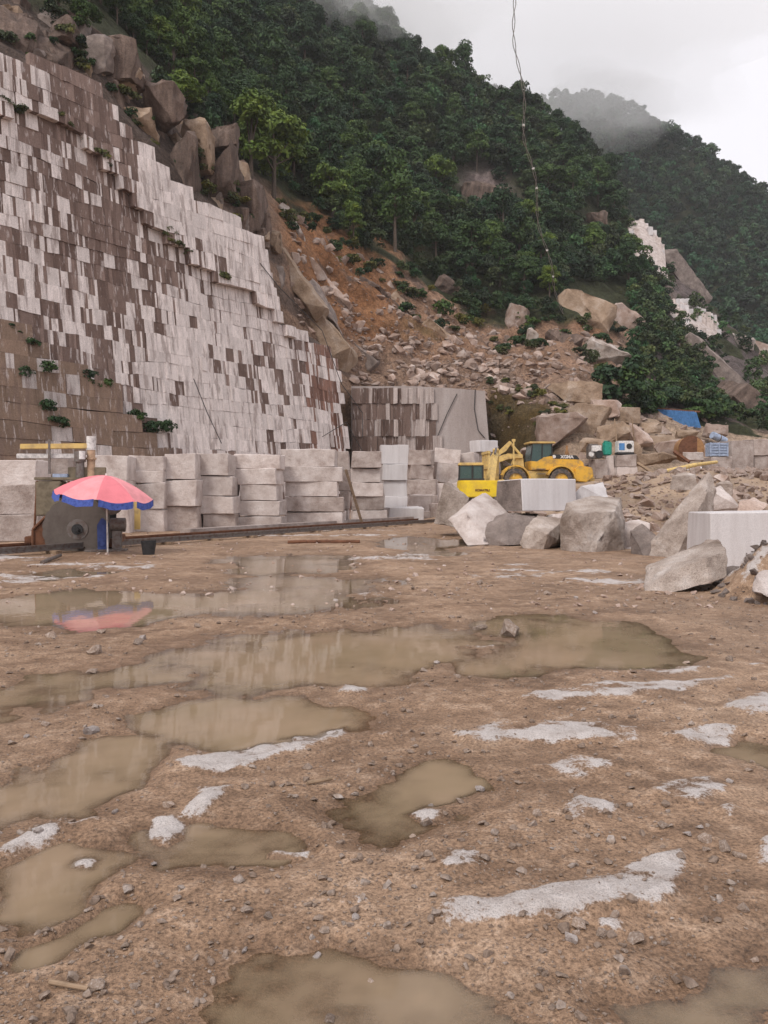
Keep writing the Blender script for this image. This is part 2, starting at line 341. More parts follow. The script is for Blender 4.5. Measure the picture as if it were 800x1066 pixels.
def floor_fields(x, y):
    am = .16 + .035 * np.maximum(y, 0); fq = 1.5 / (1 + .05 * np.maximum(y, 0))
    wx = x + 2.2 * am * fbm(x * fq, y * fq, 4); wy = y + 1.7 * am * fbm(x * fq + 40, y * fq + 9, 4)
    z = .021 + .024 * fbm(x * .35 + 3, y * .35, 3) + .020 * fbm(x * 1.3, y * 1.3 + 7, 4) + .011 * fbm(x * 5, y * 5, 3) + .006 * fbm(x * 17, y * 17, 2)
    for x0, x1, y0, y1, dp in PUD:
        ax, ay = G((x0 + x1) / 2, (y0 + y1) / 2); _, ya = G(0, y1); _, yb = G(0, y0)
        cy_ = (ya + yb) / 2; cx_ = ((x0 + x1) / 2 - CX) * cy_ / F; rx = (x1 - x0) / 2 * cy_ / F; ry = (yb - ya) / 2
        q = ((wx - cx_) / rx) ** 2 + ((wy - cy_) / ry) ** 2
        z = z - (dp * .40 + .026) * S((1.9 - q) / 1.7)
    g = np.zeros(np.shape(x))
    for poly in GRAN:
        pg = [G(a, b) for a, b in poly]; cx_ = sum(p[0] for p in pg) / len(pg); cy_ = sum(p[1] for p in pg) / len(pg)
        near = (np.abs(x - cx_) < 4) & (np.abs(y - cy_) < 4)
        if not near.any(): continue
        xs, ys = wx[near] * .22 + x[near] * .78, wy[near] * .22 + y[near] * .78
        d = segdist(xs, ys, pg); d = np.where(inpoly(xs, ys, pg), d, -d)
        k = .06 + .012 * cy_
        g[near] = np.maximum(g[near], S(.5 + d / k))
    # scraped bare rock streaks farther out
    st = fbm(x * .30 + 11, y * .55 + 2, 4) + .25 * fbm(x * 1.4, y * 2.4, 2)
    g = np.maximum(g, S((st - .30) / .14) * S((y - 7) / 5) * .95 * S((40 - y) / 8))
    st2 = fbm(x * 2.3 + 51, y * 3.1 + 22, 3)
    g = np.maximum(g, S((st2 - .58) / .08) * .8 * S((12 - y) / 4))
    g = g * np.clip(.80 + .55 * fbm(x * 3.1 + 5, y * 3.1, 3), 0, 1)
    z = z + g * (.034 + .018 * vn(x * 6, y * 6) + .01 * vn(x * 19, y * 19))
    h = rise(x, y); bank = S(h / .5)
    z = z + h + bank * (.25 * fbm(x * .45, y * .45 + 3, 4) + .10 * fbm(x * 2, y * 2, 3))
    # the rough mound at the right edge
    q = ((x - 6.55) / 1.25) ** 2 + ((y - 12.6) / 1.3) ** 2
    z = z + .60 * S(1.15 - q) * (1 + .6 * fbm(x * 2.2, y * 2.2, 4) + .25 * fbm(x * 8, y * 8, 3))
    bank = np.maximum(bank, .25 * S(1.3 - q))
    return z, g, bank
WATER = -.004
def gh(x, y):
    return float(floor_fields(np.array([x], dtype=float), np.array([y], dtype=float))[0][0])
nu, nv = 430, 470
ux = np.linspace(-4.35, 4.35, nu); X1 = 1.25 * np.sinh(ux)
ya_, yb_ = -math.asinh(28 / 1.3), math.asinh(92 / 1.3)
Y1 = 2.8 + 1.3 * np.sinh(np.linspace(ya_, yb_, nv))
gx, gy = np.meshgrid(X1, Y1); gx = gx.ravel(); gy = gy.ravel()
gz, gg, gb = floor_fields(gx, gy)
wet = S((.034 - (gz - rise(gx, gy))) / .045)
idx = np.arange(nu * nv).reshape(nv, nu)
quads = np.c_[idx[:-1, :-1].ravel(), idx[:-1, 1:].ravel(), idx[1:, 1:].ravel(), idx[1:, :-1].ravel()]
fl = obj('quarry_floor', mesh_np('quarry_floor', np.c_[gx, gy, gz], quads, M['ground'], {'gran': gg, 'wet': wet, 'bank': gb}, True)); tag(fl, kind='structure')
fzq = gz[quads].min(1); fyq = gy[quads[:, 0]]; fxq = gx[quads[:, 0]]
wq = quads[(fzq < WATER + .004) & (fyq > -12) & (fyq < 46) & (np.abs(fxq) < 40)]
un, inv = np.unique(wq, return_inverse=True)
wt = obj('puddle_water', mesh_np('puddle_water', np.c_[gx[un], gy[un], np.full(len(un), WATER)], inv.reshape(-1, 4), M['water'], {'depth': np.maximum(WATER - gz[un], 0)}, True)); tag(wt, kind='structure')
gd = obj('ground', mesh_np('ground', [(-1500, -600, -4), (1500, -600, -4), (1500, 1500, -4), (-1500, 1500, -4)], [[0, 1, 2, 3]], M['tan'])); tag(gd, kind='structure')

# ------------------------------------------------------------------ hillsides (lofted through contour lines)
PX = [-400, -100, 0, 100, 200, 270, 320, 370, 440, 510, 580, 640, 660, 700, 740, 760, 800, 900, 1200]
LV = [
 [(540, 36), (540, 44), (540, 51), (540, 57), (540, 62), (540, 67), (540, 71), (540, 75), (540, 79), (530, 76), (512, 63), (506, 62), (500, 64), (492, 66), (486, 69), (484, 70), (482, 70), (480, 70), (480, 70)],
 [(20, 36), (45, 44), (62, 51), (97, 56), (205, 61), (254, 66), (352, 70.5), (400, 74.5), (404, 78), (408, 77), (430, 70), (440, 72), (444, 74), (450, 78), (455, 80), (458, 80), (460, 80), (465, 80), (470, 80)],
 [(-60, 42), (10, 48), (28, 54), (64, 59), (165, 66), (222, 72), (292, 76), (345, 80), (366, 84), (376, 84), (388, 80), (404, 84), (408, 87), (416, 92), (425, 94), (430, 95), (438, 95), (450, 95), (460, 95)],
 [(-100, 46), (-20, 51), (0, 57), (32, 63), (128, 71), (205, 78), (232, 84), (256, 90), (306, 96), (350, 100), (338, 98), (352, 105), (357, 108), (368, 115), (385, 115), (395, 115), (410, 115), (430, 115), (445, 115)],
 [(-250, 70), (-150, 80), (-120, 85), (-60, 95), (45, 105), (105, 112), (145, 118), (175, 122), (205, 128), (240, 132), (262, 135), (282, 138), (290, 140), (318, 142), (345, 142), (362, 142), (392, 142), (418, 142), (440, 142)],
 [(-500, 150), (-330, 165), (-250, 175), (-170, 185), (-100, 190), (-60, 192), (-25, 192), (12, 192), (60, 190), (98, 186), (138, 180), (190, 174), (225, 170), (272, 166), (312, 162), (336, 160), (366, 158), (405, 155), (436, 150)]]
class Loft:
    def __init__(s, PXs, LVs, nc, nr, sm=6, rs=5, back=(60, -30)):
        s.px = np.linspace(PXs[0], PXs[-1], nc); s.nc, s.nr = nc, nr
        ker = np.exp(-np.arange(-3 * sm, 3 * sm + 1) ** 2 / (2. * sm * sm)); ker /= ker.sum()
        def smooth(a):
            p = np.r_[np.full(3 * sm, a[0]), a, np.full(3 * sm, a[-1])]; return np.convolve(p, ker, 'valid')
        rows = []
        for L in LVs:
            py = smooth(np.interp(s.px, PXs, [q[0] for q in L])); D = smooth(np.interp(s.px, PXs, [q[1] for q in L]))
            rows.append(np.c_[(s.px - CX) * D / F, D, EYE + (HY - py) * D / F])
        last = rows[-1].copy(); last[:, 0] *= (last[:, 1] + back[0]) / last[:, 1]; last[:, 1] += back[0]; last[:, 2] += back[1]
        rows.append(last); A = np.array(rows); s.K = len(LVs) - 1
        tt = np.linspace(0, s.K + 1, nr); k = np.minimum(tt.astype(int), s.K); f = (tt - k)[:, None, None]
        g = A[k] * (1 - f) + A[k + 1] * f
        kr = np.exp(-np.arange(-2 * rs, 2 * rs + 1) ** 2 / (2. * rs * rs)); kr /= kr.sum()
        gp = np.concatenate([np.repeat(g[:1], 2 * rs, 0), g, np.repeat(g[-1:], 2 * rs, 0)])
        g = sum(kr[i] * gp[i:i + nr] for i in range(len(kr)))
        s.g = g; s.t = tt
    def rough(s, amp_fn):
        g = s.g; x, y, z = g[..., 0], g[..., 1], g[..., 2]
        n = fbm(x * .12 + z * .05, y * .12 + z * .09, 5) + .5 * fbm(x * .5 + 9, z * .5 + y * .2, 4)
        a = amp_fn(s.px[None, :] + 0 * x, s.t[:, None] + 0 * x)
        g[..., 1] -= n * a * .6; g[..., 2] += n * a * .7
        e = fbm(z * .1 + 31, x * .12 + 8, 4) * a * .5; g[..., 0] += e
    def at(s, px, t):
        i = (px - s.px[0]) / (s.px[1] - s.px[0]); j = t / s.t[-1] * (s.nr - 1)
        i0 = int(min(max(i, 0), s.nc - 2)); j0 = int(min(max(j, 0), s.nr - 2)); u = i - i0; v = j - j0; g = s.g
        p = (g[j0, i0] * (1 - u) + g[j0, i0 + 1] * u) * (1 - v) + (g[j0 + 1, i0] * (1 - u) + g[j0 + 1, i0 + 1] * u) * v
        return Vector(p)
    def mesh(s, name, col):
        id_ = np.arange(s.nc * s.nr).reshape(s.nr, s.nc)
        q = np.c_[id_[:-1, :-1].ravel(), id_[:-1, 1:].ravel(), id_[1:, 1:].ravel(), id_[1:, :-1].ravel()]
        return mesh_np(name, s.g.reshape(-1, 3), q, M['hill'], {'Col': col.reshape(-1, 3)}, True)
H1 = Loft(PX, LV, 640, 330)
H1.rough(lambda px, t: np.where(t < 5.0, 1.0, .6) * np.interp(px, [270, 340, 900], [.8, 1.3, 1.1]) * np.interp(t, [0, .8, 1.4, 2.9, 3.1, 5], [.15, .6, 1.7, 1.9, 1.6, 1.6]))
px_g = H1.px[None, :] + 0 * H1.g[..., 0]; t_g = H1.t[:, None] + 0 * px_g
gX, gY, gZ = (H1.g[..., i] for i in range(3))
nA = fbm(gX * .18, gZ * .18 + gY * .1, 4); nB = fbm(gX * .5 + 5, gZ * .5 + gY * .3, 4)
FOREST = np.array((.045, .050, .024)); EARTH = np.array((.30, .150, .075)); RUB = np.array((.30, .20, .145)); ROCK = np.array((.13, .095, .08)); OLIVE = np.array((.105, .075, .036)); PURP = np.array((.135, .108, .104)); TAN = np.array((.42, .315, .235))
def lerp(a, b, f): return a + (b - a) * f[..., None]
col = np.zeros(gX.shape + (3,)) + RUB
cap = S((290 - px_g) / 40)
col = lerp(col, ROCK * .8 + nB[..., None] * .03, cap)
# raw orange earth high in the slide, pale rubble lower
col = lerp(col, EARTH, S((t_g - 1.55 + nA * .8) / .5) * S((px_g - 275) / 30) * S((640 - px_g) / 80) * (1 - .7 * S((px_g - 380) / 60)))
col = lerp(col, EARTH, S(nA * 2 - .35) * .8)
col = lerp(col, ROCK, S(nB * 2.6 - .45) * .85); col = lerp(col, np.zeros(3) + (.09, .085, .04), S(nA * 2.5 - .75) * .7 * S((px_g - 300) / 40))
col = lerp(col, OLIVE + nB[..., None] * .04, S((px_g - 500) / 12) * S((600 - px_g) / 30) * S((1.25 - t_g) / .2))
col = lerp(col, TAN, S((px_g - 575) / 30) * S((1.7 - t_g) / .3) * .9)
col = lerp(col, EARTH * 1.1, S(1 - np.hypot((px_g - 615) / 45, (t_g - 3.2) / .5)) * 1.0)
fo = S((t_g - 3.0 + nA * .35) / .15)
spur = S((px_g - 655 + nA * 8) / 22)
fo = fo * (1 - spur) + spur * np.clip(S((nA * 1.2 + .15) / .25) * S((px_g - 640) / 20) * (t_g > 1.2), 0, 1) * S((5.2 - t_g) / .3)
col = lerp(col, np.zeros(3) + PURP, spur * S((t_g - 1.3) / .3))
col = lerp(col, np.zeros(3) + FOREST, fo)
pr = S(1.25 - np.hypot((px_g - 510) / 34, (t_g - 4.25) / .17)) ; col = lerp(col, np.array((.21, .165, .16)), pr)
col = np.clip(col, .02, .8)
h1 = obj('hillside', H1.mesh('hillside', col)); tag(h1, kind='structure')

PX2 = [200, 400, 480, 560, 640, 700, 760, 800, 900, 1100, 1400]
LV2 = [[(470, 225)] * 11,
       [(330, 270), (330, 270), (340, 270), (350, 270), (360, 270), (365, 270), (370, 268), (375, 265), (390, 262), (410, 260), (420, 250)],
       [(190, 315), (190, 315), (200, 315), (205, 315), (215, 315), (235, 312), (260, 308), (280, 305), (310, 300), (350, 295), (380, 280)],
       [(60, 365), (70, 365), (95, 365), (100, 365), (102, 362), (138, 358), (180, 352), (206, 348), (250, 340), (310, 330), (350, 310)]]
H2 = Loft(PX2, LV2, 200, 120, 3, 4, (90, -40))
H2.rough(lambda px, t: 0 * px + 4.5)
h2 = obj('far_mountain', H2.mesh('far_mountain', np.zeros((120, 200, 3)) + FOREST)); tag(h2, kind='structure')

# ------------------------------------------------------------------ rock makers
def hull_mesh(pts, mat, cuts=2, amp=.03, seed=0, fr=1.5, smooth=True):
    bm = bmesh.new()
    for p in pts: bm.verts.new(p)
    r = bmesh.ops.convex_hull(bm, input=bm.verts[:])
    dead = [v for v in bm.verts if not v.link_faces]
    if dead: bmesh.ops.delete(bm, geom=dead, context='VERTS')
    if cuts >= 2:
        bmesh.ops.dissolve_limit(bm, angle_limit=.12, verts=bm.verts[:], edges=bm.edges[:])
        bmesh.ops.bevel(bm, geom=bm.edges[:], offset=amp * .2, segments=1, affect='EDGES', clamp_overlap=True)
        bmesh.ops.triangulate(bm, faces=bm.faces[:])
        for _ in range(5):
            L = (max(e.calc_length() for e in bm.edges))
            lim = max(amp * 3.0, .07)
            es = [e for e in bm.edges if e.calc_length() > lim * 1.4]
            if not es or len(bm.faces) > 2600: break
            bmesh.ops.subdivide_edges(bm, edges=es, cuts=1); bmesh.ops.triangulate(bm, faces=bm.faces[:])
    elif cuts == 1:
        bmesh.ops.subdivide_edges(bm, edges=bm.edges[:], cuts=1, use_grid_fill=True)
    bm.normal_update()
    off = Vector((seed * 3.7, seed * 1.3, seed * 2.1))
    mv = []
    for v in bm.verts:
        p = v.co * fr + off
        d = mn.fractal(p * 2.3, 1.0, 2.0, 4) * amp * 1.1
        mv.append((v, v.normal * d + Vector((mn.noise(p * 2), mn.noise(p * 2 + Vector((9, 0, 0))), mn.noise(p * 2 + Vector((0, 9, 0))))) * amp * .5))
    for v, d in mv: v.co += d
    return bm_mesh(bm, mat, smooth, .33)
def rand_pts(n, s, rr):
    P_ = []
    for _ in range(n):
        v = Vector((rr.gauss(0, 1), rr.gauss(0, 1), rr.gauss(0, 1))).normalized()
        P_.append(Vector((v.x * s[0], v.y * s[1], v.z * s[2])) * rr.uniform(.8, 1.05))
    return P_
def rock_variants(n, mat, npt=14, cuts=0, amp=.0, s=(.55, .5, .42)):
    L = []
    for k in range(n):
        rr = random.Random(100 + k); q = (s[0] * rr.uniform(.8, 1.15), s[1] * rr.uniform(.8, 1.1), s[2] * rr.uniform(.7, 1.2))
        L.append(hull_mesh(rand_pts(npt, q, rr), mat, cuts, amp, k, 2.5, smooth=cuts > 0))
    return L
def boulder(name, pts, mat, label, cat='boulder', group=None, amp=.035, seed=1, fr=1.6):
    W = [P(*p) for p in pts]; c = Vector((sum(p.x for p in W) / len(W), sum(p.y for p in W) / len(W), min(p.z for p in W)))
    me = hull_mesh([p - c for p in W], mat, 2, amp, seed, fr)
    return tag(obj(name, me, None, c), label, cat, group)
def block_mesh(w, d, h, mat, amp=.03, seed=0, cuts=4, corner=.05):
    bm = bmesh.new(); bmesh.ops.create_cube(bm, size=1)
    rr = random.Random(seed)
    for v in bm.verts:
        v.co = Vector((v.co.x * w, v.co.y * d, (v.co.z + .5) * h)) + Vector((rr.uniform(-1, 1), rr.uniform(-1, 1), rr.uniform(-1, 1) if v.co.z > 0 else 0)) * corner
    bmesh.ops.bevel(bm, geom=bm.edges[:], offset=.025, segments=1, affect='EDGES')
    es = [e for e in bm.edges if e.calc_length() > .15]
    bmesh.ops.subdivide_edges(bm, edges=es, cuts=cuts, use_grid_fill=True)
    bm.normal_update(); off = Vector((seed * 1.7, seed * .9, seed * 2.3))
    mv = [(v, v.normal * (mn.fractal(v.co * 1.8 + off, 1, 2, 4) * amp + mn.noise(v.co * .6 + off) * amp)) for v in bm.verts]
    for v, d_ in mv: v.co += d_
    return bm_mesh(bm, mat, True, .6)
def blk(rect, D, label, mat='granite', depth=1.5, yaw=0., cat='stone block', group='cut granite blocks in the yard', amp=.03, roll=0, name='granite_block'):
    x0, x1, y0, y1 = rect; w_ = (x1 - x0) / F * D; h_ = (y1 - y0) / F * D
    c = P((x0 + x1) / 2, y1, D)
    seed = int(x0 * 13 + y0 * 7) % 997
    o = obj(name, block_mesh(w_ - .02, depth, h_ - .01, M[mat], amp, seed), None, (c.x, D + depth / 2, c.z), yaw)
    o.rotation_euler[1] = roll
    return tag(o, label, cat, group)

# ------------------------------------------------------------------ the big cut cliff
WA = np.array((-21.7, 45.0)); WU = np.array((.6077, .7942)); WN = np.array((.7942, -.6077)); LEAN = .14
def wall_pt(s, z, off=0.):
    q = WA + WU * s + WN * (off - LEAN * z); return (q[0], q[1], z)
def wall_hit(px, py):                             # where a photo pixel meets the wall plane -> (s, z)
    dx, dz = (px - CX) / F, (HY - py) / F
    t = (WA @ WN - LEAN * EYE) / (dx * WN[0] + WN[1] + LEAN * dz)
    p = np.array((dx * t, t)); z = EYE + dz * t; return float((p - WA) @ WU), float(z)
TOPX = [-400, -150, 0, 30, 75, 95, 102, 125, 145, 165, 185, 200, 225, 255, 272, 280, 290, 310, 330, 350, 372, 385]
TOPY = [10, 45, 66, 68, 76, 92, 102, 132, 156, 172, 200, 206, 221, 241, 256, 288, 335, 347, 356, 374, 404, 412]
C1X = [-200, 0, 60, 85, 120, 145, 185, 215, 250, 285, 320]; C1Y = [90, 115, 128, 150, 190, 225, 262, 285, 302, 332, 380]
C2X = [-200, 0, 30, 60, 100, 135, 165, 180]; C2Y = [260, 335, 365, 385, 405, 435, 465, 490]
def white_at(px, py):
    def g(cx, cy, sx, sy): return math.exp(-((px - cx) / sx) ** 2 - ((py - cy) / sy) ** 2)
    w_ = .43
    d = (py - np.interp(px, TOPX, TOPY))
    if 140 < px < 300 and d < 70: w_ += .45 * (1 - max(0, d - 40) / 30)
    w_ += .35 * g(255, 310, 50, 45) + .25 * g(10, 170, 30, 90) + .45 * g(250, 440, 95, 35) + .25 * g(190, 370, 50, 40) + .16 * g(30, 290, 40, 60)
    w_ -= .26 * g(65, 110, 60, 40) + .18 * g(100, 230, 45, 70) + .42 * g(30, 430, 70, 55) + .18 * g(345, 415, 28, 40)
    return w_
cliff = empty('quarry_cliff', (*wall_pt(10, 0)[:2], 0)); CO = np.array(wall_pt(10, 0))
tag(cliff, 'tall granite quarry face cut in courses, pale blocks streaked with brown stains', 'cliff')
panels = []; tufts = []
LIGHT = np.array((.72, .655, .645)); DK1 = np.array((.120, .077, .064)); DK2 = np.array((.27, .195, .17))
k = 0; z = -.3
while z < 34:
    hc = 1.0 + .12 * vn(np.array([k * 1.7]), np.array([.3]))[0]
    s = -24.0
    while s < 31:
        px, py = proj(wall_pt(s, z + .5))
        low = px < 175 and py > np.interp(px, C2X, C2Y)
        up = px < 300 and py < np.interp(px, C1X, C1Y)
        wd = R.choice([.5, .9, 1.4, 2.0]) if low else R.choice([.11, .14, .17, .2, .25, .32, .45, .8]) * (1.25 if white_at(px, py) > .8 else 1)
        px, py = proj(wall_pt(s + wd / 2, z + hc * .5)); top = np.interp(px, TOPX, TOPY)
        if py > top - 2 and px < 378:
            wv = white_at(px, py)
            coh = .5 + .5 * vn(np.array([s * 1.3 + 31]), np.array([z * .22 + 4]))[0]
            coh2 = .5 + .5 * vn(np.array([s * .22 + 7]), np.array([z * .2 + 1]))[0]
            val = .28 * coh + .24 * coh2 + .48 * R.random()
            lt = val < .15 + wv * .72
            if low: c = np.array((.235, .165, .125)) * R.uniform(.8, 1.2) if R.random() > .2 else LIGHT * R.uniform(.6, .9)
            elif lt: c = LIGHT * R.uniform(.86, 1.08)
            else: c = DK1 + (DK2 - DK1) * R.random() ** 1.3
            if px > 318 and not lt: c = c * np.array((1.15, .9, .8))
            off = (.55 if low else .5 if up else 0.) + R.uniform(-.015, .015) + (.02 if lt else 0) + (.05 if R.random() < .04 else 0) + .25 * fbm(np.array([s * .15]), np.array([z * .15]), 3)[0]
            j = lambda a=.03: R.uniform(-a, a)
            hh = hc * .995
            V = []
            for o_ in (off - .5, off):
                for (a, b) in ((0, 0), (1, 0), (1, 1), (0, 1)):
                    sq = s + a * wd; wob = .22 * float(vn(np.array([sq * .23 + 3]), np.array([(k + b) * .9]))[0]) + .07 * float(vn(np.array([sq * 1.9]), np.array([(k + b) * 3.3]))[0])
                    V.append(np.array(wall_pt(sq + (-.002 if a else .002) + j(.008), z + b * hh + wob, o_ + (j(.01) if o_ == off else 0))))
            cen = (px, py); area = wd * hh * (F / (WA + WU * s)[1]) ** 2
            vis = -10 < px < 810 and py < 470
            panels.append((area if vis else 0, np.array(V), c))
        s += wd
    z += hc; k += 1
PF = np.array([[4, 5, 6, 7], [0, 4, 7, 3], [1, 2, 6, 5], [3, 7, 6, 2], [0, 1, 5, 4]])
panels.sort(key=lambda q: -q[0])
for a, V, c in panels[:300]:
    cc = V.mean(0)
    me = mesh_np('granite_panel', V - cc, PF, M['panel'], {'Col': np.tile(c, (8, 1))})
    obj('granite_panel', me, cliff, tuple(cc - CO))
rest = panels[300:]
VV = np.concatenate([V for _, V, _ in rest]) - CO; CC = np.concatenate([np.tile(c, (8, 1)) for *_, c in rest])
FF = np.concatenate([PF + 8 * i for i in range(len(rest))])
tag(obj('granite_panels', mesh_np('granite_panels', VV, FF, M['panel'], {'Col': CC}), cliff), kind='stuff')
# rock body behind the panels
cs = np.linspace(-24, 31, 90); cv = []; cf = []
for i, s in enumerate(cs):
    px, py = proj(wall_pt(s, 15)); 
    for _ in range(8):
        t_ = float(np.interp(px, TOPX, TOPY)); zt = EYE + (HY - t_) / F * wall_pt(s, 15)[1]
        p_ = wall_pt(s, max(zt, 1)); px = proj(p_)[0]
    zt = max(zt, .5) + .3
    for zz in np.linspace(-1, zt, 14): cv.append(np.array(wall_pt(s, zz, -.22 + .2 * fbm(np.array([s * .4]), np.array([zz * .4]), 3)[0])) - CO)
    cv.append(np.array(wall_pt(s, zt + .3, -4)) - CO)
for i in range(89):
    for j_ in range(14): a = i * 15 + j_; cf.append([a, a + 15, a + 16, a + 1])
obj('rock_body', mesh_np('rock_body', cv, cf, M['cliff_core'], smooth=True), cliff)
# hanging hoses on the face
def tube_pts(pts, r, mat, n=6):
    bm = bmesh.new()
    for a, b in zip(pts[:-1], pts[1:]): cyl(bm, a, b, r, n=n, caps=False)
    return bm_mesh(bm, mat, True)
for hose in ([(265, 40 + 235), (285, 300), (330, 345), (350, 400), (400, 430), (430, 455)], [(196, 395), (210, 430), (225, 462)], [(330, 455), (355, 440), (385, 470)]):
    hp = [Vector(wall_pt(*wall_hit(min(px, 372) , py), .62)) for px, py in hose]
    o = obj('hose', tube_pts(hp, .035, M['cable'])); tag(o, {265: 'long dark hose hanging across the pale cliff courses', 196: 'short dark hose hanging above the tall block stack', 330: 'looped dark hose at the right foot of the cliff'}[hose[0][0]], 'hose', 'hoses hanging on the cliff')

# lower bench with a sawn face
bD = 73.0
bench = empty('cut_rock_bench', P(440, 530, bD)); BO = Vector(P(440, 530, bD))
tag(bench, 'low sawn granite bench with smooth grey right face below the rubble', 'rock bench')
bm = bmesh.new()
fr_ = [P(366, 545, bD), P(516, 545, bD), P(505, 407, bD), P(470, 404, bD), P(430, 402, bD), P(366, 402, bD)]
bk_ = [v + Vector((.6, 7, -.4)) for v in fr_]
a = [bm.verts.new(v - BO) for v in fr_]; b = [bm.verts.new(v - BO) for v in bk_]
bm.faces.new(a); bm.faces.new(b[::-1])
for i in range(6): bm.faces.new((a[i], b[i], b[(i + 1) % 6], a[(i + 1) % 6]))
bmesh.ops.recalc_face_normals(bm, faces=bm.faces[:])
M['benchface'] = rock_mat('sawn_bench_face', (.27, .225, .21), (.37, .32, .305), (.43, .385, .375), scale=.35, speck=.12, bmp=.3, dist=.05, streak=(1.5, 1.5, .3), fine=12, rnd=0)
obj('sawn_face', bm_mesh(bm, M['benchface']), bench)
for row, (ya, yb) in enumerate(((404, 420), (420, 437), (437, 454), (454, 472))):
    x = 367.
    while x < 452:
        wpx = R.choice([3, 4, 5, 7, 10]); lt = R.random() < (.25 if x < 400 else .5 if x < 430 else .6)
        c = np.array((.46, .40, .385)) * R.uniform(.85, 1.1) if lt else (DK1 + (DK2 - DK1) * R.random()) * .8
        D_ = bD - R.uniform(.05, .3)
        V = np.array([P(x + a * wpx - .1 + R.uniform(-.3, .3), ya + b * (yb - ya) + R.uniform(-.6, .6), d) - BO for d in (bD + .3, D_) for a, b in ((0, 1), (1, 1), (1, 0), (0, 0))])
        cc = V.mean(0); obj('granite_panel', mesh_np('granite_panel', V - cc, PF, M['panel'], {'Col': np.tile(c, (8, 1))}), bench, tuple(cc))
        x += wpx
for k_, pl in enumerate(([(495, 405), (494, 425), (498, 448), (505, 456)], [(476, 410), (466, 430), (455, 456)])):
    tag(obj('hose', tube_pts([P(x, y, bD - .12) for x, y in pl], .04, M['cable'])), ['curved dark hose hanging on the right of the sawn bench', 'straight dark hose slanting across the sawn bench'][k_], 'hose', 'hoses hanging on the bench')

# distant white quarry faces on the spur
def surf_px(px, py, L=H1):
    best = None
    for t in np.linspace(.2, L.K + .05, 300):
        q = L.at(px, t); _, y_ = proj(q)
        if best is None or abs(y_ - py) < best[0]: best = (abs(y_ - py), t, q)
    return best[2], best[1]
def inp(px, py, poly): return bool(inpoly(np.array([px * 1.]), np.array([py * 1.]), poly)[0])
for polyf, lab, st in (([(654, 231), (668, 227), (682, 240), (692, 256), (695, 292), (682, 287), (664, 276), (646, 270), (650, 258), (656, 250)], 'upper distant white cut face high on the far spur', (6, 13)),
                       ([(698, 310), (716, 311), (746, 328), (752, 344), (738, 350), (718, 346), (700, 345)], 'lower distant white cut face in steps on the far spur', (6, 10))):
    c0, _ = surf_px(sum(q[0] for q in polyf) / len(polyf), max(q[1] for q in polyf))
    q_ = empty('distant_quarry_face', c0); tag(q_, lab, 'cut rock face')
    def backing(bm):
        ds = [P(a_, b_ + 1.5, c0.y - 1.2 + .75 * (surf_px(a_, b_)[0].y - c0.y)) for a_, b_ in polyf]
        A_ = [bm.verts.new(v - c0) for v in ds]; B_ = [bm.verts.new(v - c0 + Vector((.5, 9, -1))) for v in ds]; n = len(ds)
        bm.faces.new(A_); bm.faces.new(B_[::-1])
        for i in range(n): bm.faces.new((A_[i], B_[i], B_[(i + 1) % n], A_[(i + 1) % n]))
        bmesh.ops.recalc_face_normals(bm, faces=bm.faces[:])
    part('rock_face', q_, M['granite'], backing, smooth=False)
    x = min(p_[0] for p_ in polyf)
    while x < max(p_[0] for p_ in polyf) - 1:
        wpx = R.uniform(2.5, 6); ys_ = [y for y in np.arange(220, 356, 1.) if inp(x + wpx / 2, y, polyf)]
        if ys_:
            y0, y1 = ys_[0] + R.uniform(-.5, .8), ys_[-1] + R.uniform(2, 5); cuts_ = sorted([y0, y1] + [y for y in np.arange(y0, y1, 15.) + R.uniform(5, 10) if y < y1 - 5])
            for ya, yb in zip(cuts_[:-1], cuts_[1:]):
                c, _ = surf_px(x + wpx / 2, (ya + yb) / 2); D = c0.y - 1.5 + .75 * (c.y - c0.y) + R.uniform(-.06, .06); gap = max(c.y - D, 0); c = P(x + wpx / 2, yb, D)
                me = block_mesh(wpx / F * D * 1.03, 3 + gap, (yb - ya) / F * D * 1.02, M['granite_w' if R.random() > .35 else 'granite'], .05, int(x * ya) % 97, 1, .06)
                o = obj('granite_panel', me, q_, Vector((c.x, D + 1.5 + gap / 2, c.z)) - c0)
        x += wpx
# ------------------------------------------------------------------ rock masses on the slope
def big_rock(px, py, wpx, hpx, mat, label, D=None, dep=.8, seed=1, sink=.25, cat='rock outcrop', group='rock outcrops on the slope', npt=15, top=None, amp=.06):
    """rock whose visible outline is about wpx x hpx centred on px,py, bedded in the slope there"""
    if D is None: D = surf_px(px, py + hpx * .3)[0].y
    rr = random.Random(seed * 31 + int(px)); W, H_ = wpx / F * D, hpx / F * D; dd = min(W, H_) * dep
    pts = []
    for _ in range(npt):
        v = Vector((rr.gauss(0, 1), rr.gauss(0, 1), rr.gauss(0, 1))).normalized()
        e = lambda a: math.copysign(abs(a) ** .42, a)
        pts.append(Vector((e(v.x) * W * .5, e(v.y) * dd * .5, e(v.z) * H_ * .5)))
    c = P(px, py, D) + Vector((0, dd * sink, 0))
    me = hull_mesh(pts, M[mat], 2, max(.04, min(W, H_) * amp), seed, 1.6 / max(W, .5) * 2)
    return tag(obj('rock_outcrop', me, None, c), label, cat, group)
